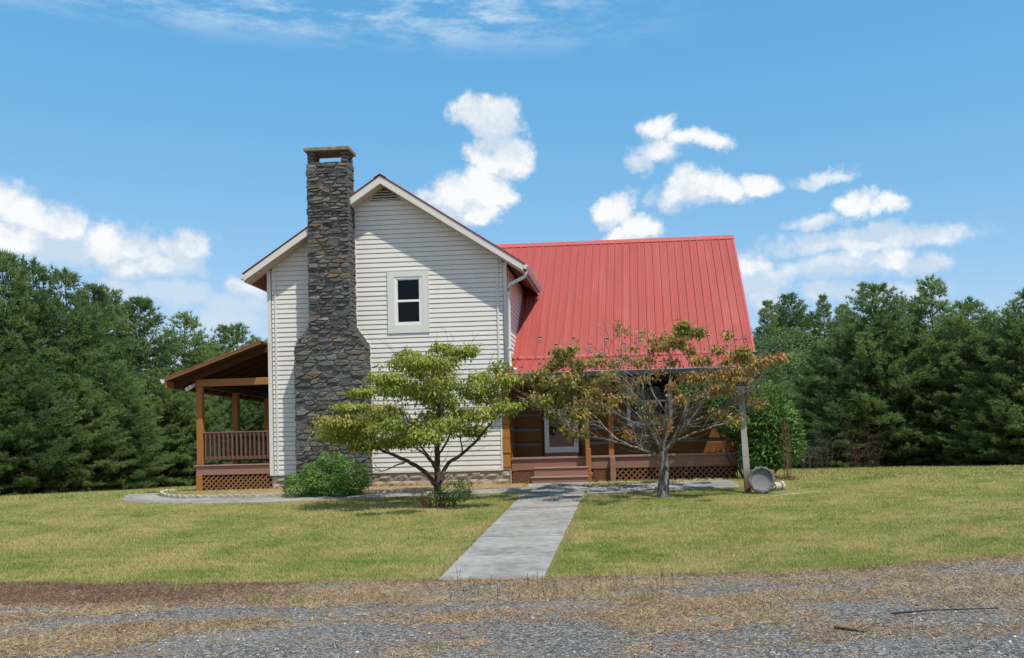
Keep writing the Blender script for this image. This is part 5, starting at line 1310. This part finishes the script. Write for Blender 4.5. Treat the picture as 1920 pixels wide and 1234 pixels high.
# ------------------------------------------------------------------ small things round the house
M_greywood = mat('weathered_post', lambda n: n.mix(n.ramp(n.n('ShaderNodeSeparateXYZ', {0: n.obj()}, out=2), .15, .75), (.15, .085, .05), (.34, .335, .30)), .9, .1)
M_stoneG = mat('grey_cast_stone', lambda n: (n.mix(n.ramp(n.noise(n.obj(), 9, 5, .65), .35, .65), (.07, .075, .075), (.16, .165, .16)), n.noise(n.obj(), 40, 3, .7), .4), .9, .15)
M_stoneI = mat('pale_basin_stone', lambda n: n.mix(n.noise(n.obj(), 6, 4, .6), (.13, .135, .14), (.19, .192, .198)), .9, .15)
M_stoneW = mat('whitewashed_stone', lambda n: n.mix(n.ramp(n.noise(n.obj(), 12, 5, .65), .4, .7), (.46, .43, .36), (.27, .245, .19)), .9, .1)
M_wire = mat('rusty_wire', (.16, .08, .045), .8, .2, .3)
M_lampglass = mat('frosted_lamp_glass', (.55, .56, .56), .3, .5)

# lamp post with a small black lantern
zl = float(gz(2.24, 22.2))
lp_ = empty('lamp_post', (2.24, 22.2, zl), 'leaning weathered wooden lamp post with a black capped lantern', 'lamp post')
b = MB(); h = 2.12; lean = -.085
b.hexa([(2.24-.07, 22.13, zl-.1), (2.24+.07, 22.13, zl-.1), (2.24+.07, 22.27, zl-.1), (2.24-.07, 22.27, zl-.1), (2.24-.062+lean, 22.138, zl+h), (2.24+.062+lean, 22.138, zl+h), (2.24+.062+lean, 22.262, zl+h), (2.24-.062+lean, 22.262, zl+h)])
pst = b.build('post', M_greywood, lp_)
lx = 2.24+lean-.01; zt = zl+h
part(MB().box(lx-.035, lx+.035, 22.165, 22.235, zt, zt+.05), 'lantern_base', M_black, lp_)
hs = part(MB().hexa([(lx-.065, 22.135, zt+.05), (lx+.065, 22.135, zt+.05), (lx+.065, 22.265, zt+.05), (lx-.065, 22.265, zt+.05), (lx-.095, 22.105, zt+.23), (lx+.095, 22.105, zt+.23), (lx+.095, 22.295, zt+.23), (lx-.095, 22.295, zt+.23)]), 'lantern_glass', M_lampglass, lp_)
for sx in (-1, 1):
    for sy in (-1, 1): part(MB().tube([(lx+sx*.067, 22.2+sy*.067, zt+.045), (lx+sx*.098, 22.2+sy*.098, zt+.235)], .009, 5), 'lantern_bar', M_black, lp_)
part(MB().box(lx-.165, lx+.165, 22.035, 22.365, zt+.232, zt+.25), 'lantern_roof', M_black, lp_)
part(MB().hexa([(lx-.15, 22.05, zt+.25), (lx+.15, 22.05, zt+.25), (lx+.15, 22.35, zt+.25), (lx-.15, 22.35, zt+.25), (lx-.05, 22.15, zt+.31), (lx+.05, 22.15, zt+.31), (lx+.05, 22.25, zt+.31), (lx-.05, 22.25, zt+.31)]), 'lantern_cap', M_black, lp_)

# bird bath basin on edge, leaning on the post; its pedestal lies behind it
def lathe(prof, n, scal=0., lob=12):
    b = MB(); m = len(prof)
    for k in range(n):
        a = 2*math.pi*k/n; w_ = 1+scal*math.cos(a*lob)
        for r_, z in prof: b.v.append((r_*(w_ if r_ > .22 else 1)*math.cos(a), r_*(w_ if r_ > .22 else 1)*math.sin(a), z))
    for k in range(n):
        for j in range(m-1): a0 = k*m+j; b0_ = ((k+1) % n)*m+j; b.f.append((a0, b0_, b0_+1, a0+1))
    return b
XB, YBB = 2.50, 21.95; zg = float(gz(XB, YBB))
bb = empty('birdbath_basin', (XB, YBB, zg+.29), 'round scallop-rimmed grey birdbath basin stood on edge against the lamp post', 'birdbath basin')
bb.rotation_euler = (R(80), R(0), R(8))
def place(name, b, m, par, smooth=True):
    o = bpy.data.objects.new(name, b.mesh(name, m, (0, 0, 0), smooth)); link(o, par); return o
place('rim', lathe([(.22, .03), (.235, .075), (.275, .085), (.30, .06), (.29, .02), (.22, -.03), (.12, -.07), (.0, -.075)], 72, .035, 16), M_stoneG, bb)
place('bowl', lathe([(.0, .0), (.12, .004), (.20, .02), (.224, .05)], 48), M_stoneI, bb)
XP, YP = 2.80, 22.35; zp = float(gz(XP, YP))
pd = empty('birdbath_pedestal', (XP, YP, zp+.10), 'whitish fluted pedestal lying on its side behind the birdbath basin', 'pedestal')
pd.rotation_euler = (R(90), 0, R(-52))
place('shaft', lathe([(.0, -.30), (.105, -.30), (.12, -.27), (.12, -.22), (.095, -.20), (.088, -.02), (.10, .0), (.10, .02), (.09, .04), (.098, .2), (.128, .23), (.135, .28), (.12, .30), (.0, .30)], 24), M_stoneW, pd)
for z in (-.205, .01, .215): place('groove_ring', lathe([(.106, z-.012), (.112, z), (.106, z+.012)], 24), M_stoneG, pd)

# scalloped edging stones: one thing each
eb = MB(); n = 9
for y in (-.03, .03):
    eb.v += [(-.095, y, -.06), (.095, y, -.06)] + [(.095*math.cos(math.pi*k/(n-1)), y, .012+.05*math.sin(math.pi*k/(n-1))) for k in range(n)]
m_ = n+2
eb.f.append(tuple(range(m_))[::-1] if False else tuple(range(m_))); eb.f.append(tuple(range(m_, 2*m_))[::-1])
for k in range(m_): eb.f.append((k, m_+k, m_+(k+1) % m_, (k+1) % m_))
em = eb.mesh('edging_stone', M_stoneW)
def edging(pts, step, label, group, lift=.03):
    d = 0; L = []
    for k in range(len(pts)-1):
        a, b = Vector(pts[k]), Vector(pts[k+1]); s = (b-a).length; 
        while d < s: L.append((a.lerp(b, d/s), math.atan2(b.y-a.y, b.x-a.x))); d += step
        d -= s
    for q, an in L:
        o = put('edging_stone', em, None, (q.x, q.y, float(gz(q.x, q.y))+lift+rnd.uniform(-.008, .008)), an+rnd.uniform(-.06, .06)); o.rotation_euler[0] = rnd.uniform(-.1, .1)
        tag(o, label, 'edging stone', group)
edging(spline([(-12.35, 25.3), (-12.25, 24.45), (-11.8, 23.75), (-10.9, 23.33), (-9.6, 23.22), (-8.3, 23.26)], 8), .2, 'small white scalloped edging stone in the curved row round the side porch bed', 'edging stones round the side porch bed')
edging(spline([(-6.4, 23.42), (-5.4, 23.55)], 6), .2, 'small white scalloped edging stone between the round shrub and the green dogwood', 'edging stones beside the green dogwood')
edging(spline([(-1.2, 24.32), (.4, 24.35), (1.9, 24.5)], 6), .2, 'low pale edging stone along the porch side of the right path', 'edging stones along the right path', -.012)
# pale kerb strips beside the walk
def strip(pts, wd, label):
    b = MB()
    for k in range(len(pts)-1):
        a, c = Vector(pts[k]), Vector(pts[k+1]); t_ = (c-a).normalized(); q = Vector((-t_.y, t_.x))*wd/2; g = (c-a)*.03
        P4 = [a-q+g, a+q+g, c+q-g, c-q-g]; zz = [float(gz(*p)) for p in P4]; dz = rnd.uniform(-.01, .01)
        b.hexa([(p.x, p.y, z-.06) for p, z in zip(P4, zz)][::-1][0:4] + [(p.x, p.y, z+.006+dz) for p, z in zip(P4, zz)][::-1])
    o = b.build('kerb_strip', M_stoneW, None, False, (pts[0][0], pts[0][1], float(gz(*pts[0])))); tag(o, label, 'edging')
strip([(-2.83, 24.6), (-2.85, 24.05)], .07, 'short pale edging strip left of the porch steps at the head of the path')
strip([(-2.84, 22.95), (-2.86, 22.3), (-2.875, 21.6)], .07, 'pale edging strip along the left side of the path below the side path')
strip([(-1.36, 24.6), (-1.35, 24.1)], .07, 'short pale edging strip right of the porch steps beside the newel post')
strip([(-1.36, 22.35), (-1.37, 21.75), (-1.38, 21.3)], .07, 'pale edging strip along the right side of the path below the right path')
strip([(1.9, 21.2), (2.6, 21.45), (3.2, 21.75), (3.9, 22.3)], .06, 'half buried pale edging running through the grass below the birdbath')

# wire cage round a dead sapling
XC, YC = 3.42, 24.3; zc = float(gz(XC, YC))
wc = empty('wire_cage', (XC, YC, zc), 'narrow rusty wire cage round a dead sapling right of the glossy shrub', 'plant cage')
for k in range(7):
    a = 6.283*k/7; part(MB().tube([(XC+.09*math.cos(a), YC+.09*math.sin(a), zc-.05), (XC-.03+.08*math.cos(a), YC+.08*math.sin(a), zc+1.35)], .0045, 4), 'upright_wire', M_wire, wc)
for z in (.15, .45, .75, 1.05, 1.33): part(MB().tube([(XC-.02*z+.09*math.cos(6.283*k/12), YC+.09*math.sin(6.283*k/12), zc+z) for k in range(13)], .004, 4, False), 'ring_wire', M_wire, wc)
b = MB(); b.tube([(XC, YC, zc), (XC-.03, YC, zc+.7), (XC-.05, YC, zc+1.5)], [.022, .016, .005], 5)
for k in range(26):
    z = rnd.uniform(.3, 1.55); a = rnd.uniform(0, 6.283); L = rnd.uniform(.08, .25); b.tube([(XC-.03*z, YC, zc+z), (XC-.03*z+math.cos(a)*L, YC+math.sin(a)*L, zc+z+rnd.uniform(-.05, .15))], [.005, .002], 3, False)
part(b, 'dead_sapling', M_stalk, wc)
P, u = ellipsoid_pts(260, (XC, YC, zc+.02), (.28, .28, .12), .2); P[:, 2] = np.abs(P[:, 2]-zc)+zc
V, F_, T = blades(P, nr.normal(size=(260, 3))*np.array([1, 1, .3]), .06, .02, nr.rand(260)*.5)
put('mulch', npmesh('mulch', V-np.array([XC, YC, zc]), F_, M_dry, {'tint': T}), wc)

# dead brush under the right pines
M_brush = mat('dead_brush_twigs', barkcol((.09, .055, .042), (.15, .10, .08), 20), .95, .1)
M_brushg = mat('grey_brush_twigs', barkcol((.10, .088, .075), (.17, .155, .135), 20), .95, .1)
def deadbrush(x, y, h, w_, label, m):
    z0 = float(gz(x, y)); o = empty('dead_brush', (x, y, z0), label, 'dead bush'); b = MB()
    for k in range(34):
        bx_ = x+rnd.uniform(-.7, .7)*w_; by_ = y+rnd.uniform(-.4, .4)*w_; hh = rnd.uniform(.35, 1)*h; p1 = Vector((bx_+rnd.uniform(-.15, .15), by_, z0+hh*.55)); p2 = Vector((bx_+rnd.uniform(-.4, .4), by_+rnd.uniform(-.2, .2), z0+hh))
        b.tube([(bx_, by_, z0-.05), p1, p2], [.010, .007, .002], 3, False)
        for e in range(6): q = p1.lerp(p2, rnd.uniform(-.4, 1)); b.tube([q, q+Vector((rnd.uniform(-.4, .4), rnd.uniform(-.2, .2), rnd.uniform(-.15, .3)))], [.004, .0015], 3, False)
    b.build('stems', m, o)
deadbrush(8.2, 38.6, 1.9, .8, 'reddish brown dead bush in front of the big round-headed pine', M_brush)
deadbrush(6.3, 37.4, 1.7, .8, 'grey tangle of dead twigs left of the reddish dead bush', M_brushg)

# sticks and weeds on the drive
def stick(pts, r_, label):
    o = MB().tube(pts, [r_, r_*.8, r_*.5][:len(pts)], 5).build('stick', M_dbark, None, True, pts[0]); tag(o, label, 'stick')
stick([(2.35, 9.95, .045), (2.75, 10.1, .05), (3.45, 10.2, .045)], .012, 'long thin dark stick lying on the gravel at the right')
stick([(1.66, 9.15, .05), (1.80, 9.02, .05), (1.88, 8.95, .045)], .016, 'short dark stick lying on the gravel nearer the camera than the long one')
M_weed = leafmat('weed_blades', lambda n: n.cramp(n.attr('tint'), [(.1, (.14, .20, .04)), (.5, (.30, .30, .07)), (.9, (.42, .34, .12))]), .3, .7, .2)
WL = ['flat yellowish weed tuft on the bare gravel near the bottom of the view', 'yellow grass tuft standing on the brown thatch at the left', 'larger yellow grass tuft on the gravel below the left lawn', 'yellow grass tuft just right of the larger one on the gravel',
      'small green tuft at the lawn edge right of the path', 'green tuft at the lawn edge far right', 'tiny green tuft on straw among the brown dead stalks']
for (x, y, h, n), lb in zip(((-1.88, 8.55, .05, 60), (-6.15, 12.6, .12, 50), (-4.62, 11.55, .12, 90), (-4.05, 11.45, .11, 80), (1.7, 13.35, .10, 50), (2.95, 13.8, .11, 70), (-.05, 11.3, .12, 60)), WL):
    z0 = float(gz(x, y)); P = np.c_[np.clip(nr.normal(size=(n, 2)), -1.6, 1.6)*np.array([.075, .042])+np.array([x, y]), np.full(n, z0)]
    D = np.c_[nr.normal(size=(n, 2))*.7, np.full(n, .8)]; D /= np.linalg.norm(D, axis=1)[:, None]
    V, F_, T = blades(P, D, nr.uniform(.6, 1.3, n)*h*1.3, .010, nr.rand(n)); o = put('weed_tuft', npmesh('weed_tuft', V-np.array([x, y, z0]), F_, M_weed, {'tint': T}), None, (x, y, z0)); tag(o, lb, 'weed tuft')
b = MB()
for k in range(46):
    x = rnd.uniform(-2.6, .6); y = rnd.uniform(11.0, 13.2); h = rnd.uniform(.08, .26); z0 = float(gz(x, y)); lx = rnd.uniform(-.03, .03); b.tube([(x, y, z0), (x+lx, y, z0+h)], [.004, .0025], 3, False)
    for e in range(4): z = z0+h*rnd.uniform(.5, 1); b.tube([(x+lx*.8, y, z), (x+lx+rnd.uniform(-.03, .03), y+.01, z+.03)], [.003, .002], 3, False)
o = b.build('dead_stalks', M_stalk); tag(o, 'scattered upright dead weed stalks on the straw before the path', 'dead weeds', kind='stuff')
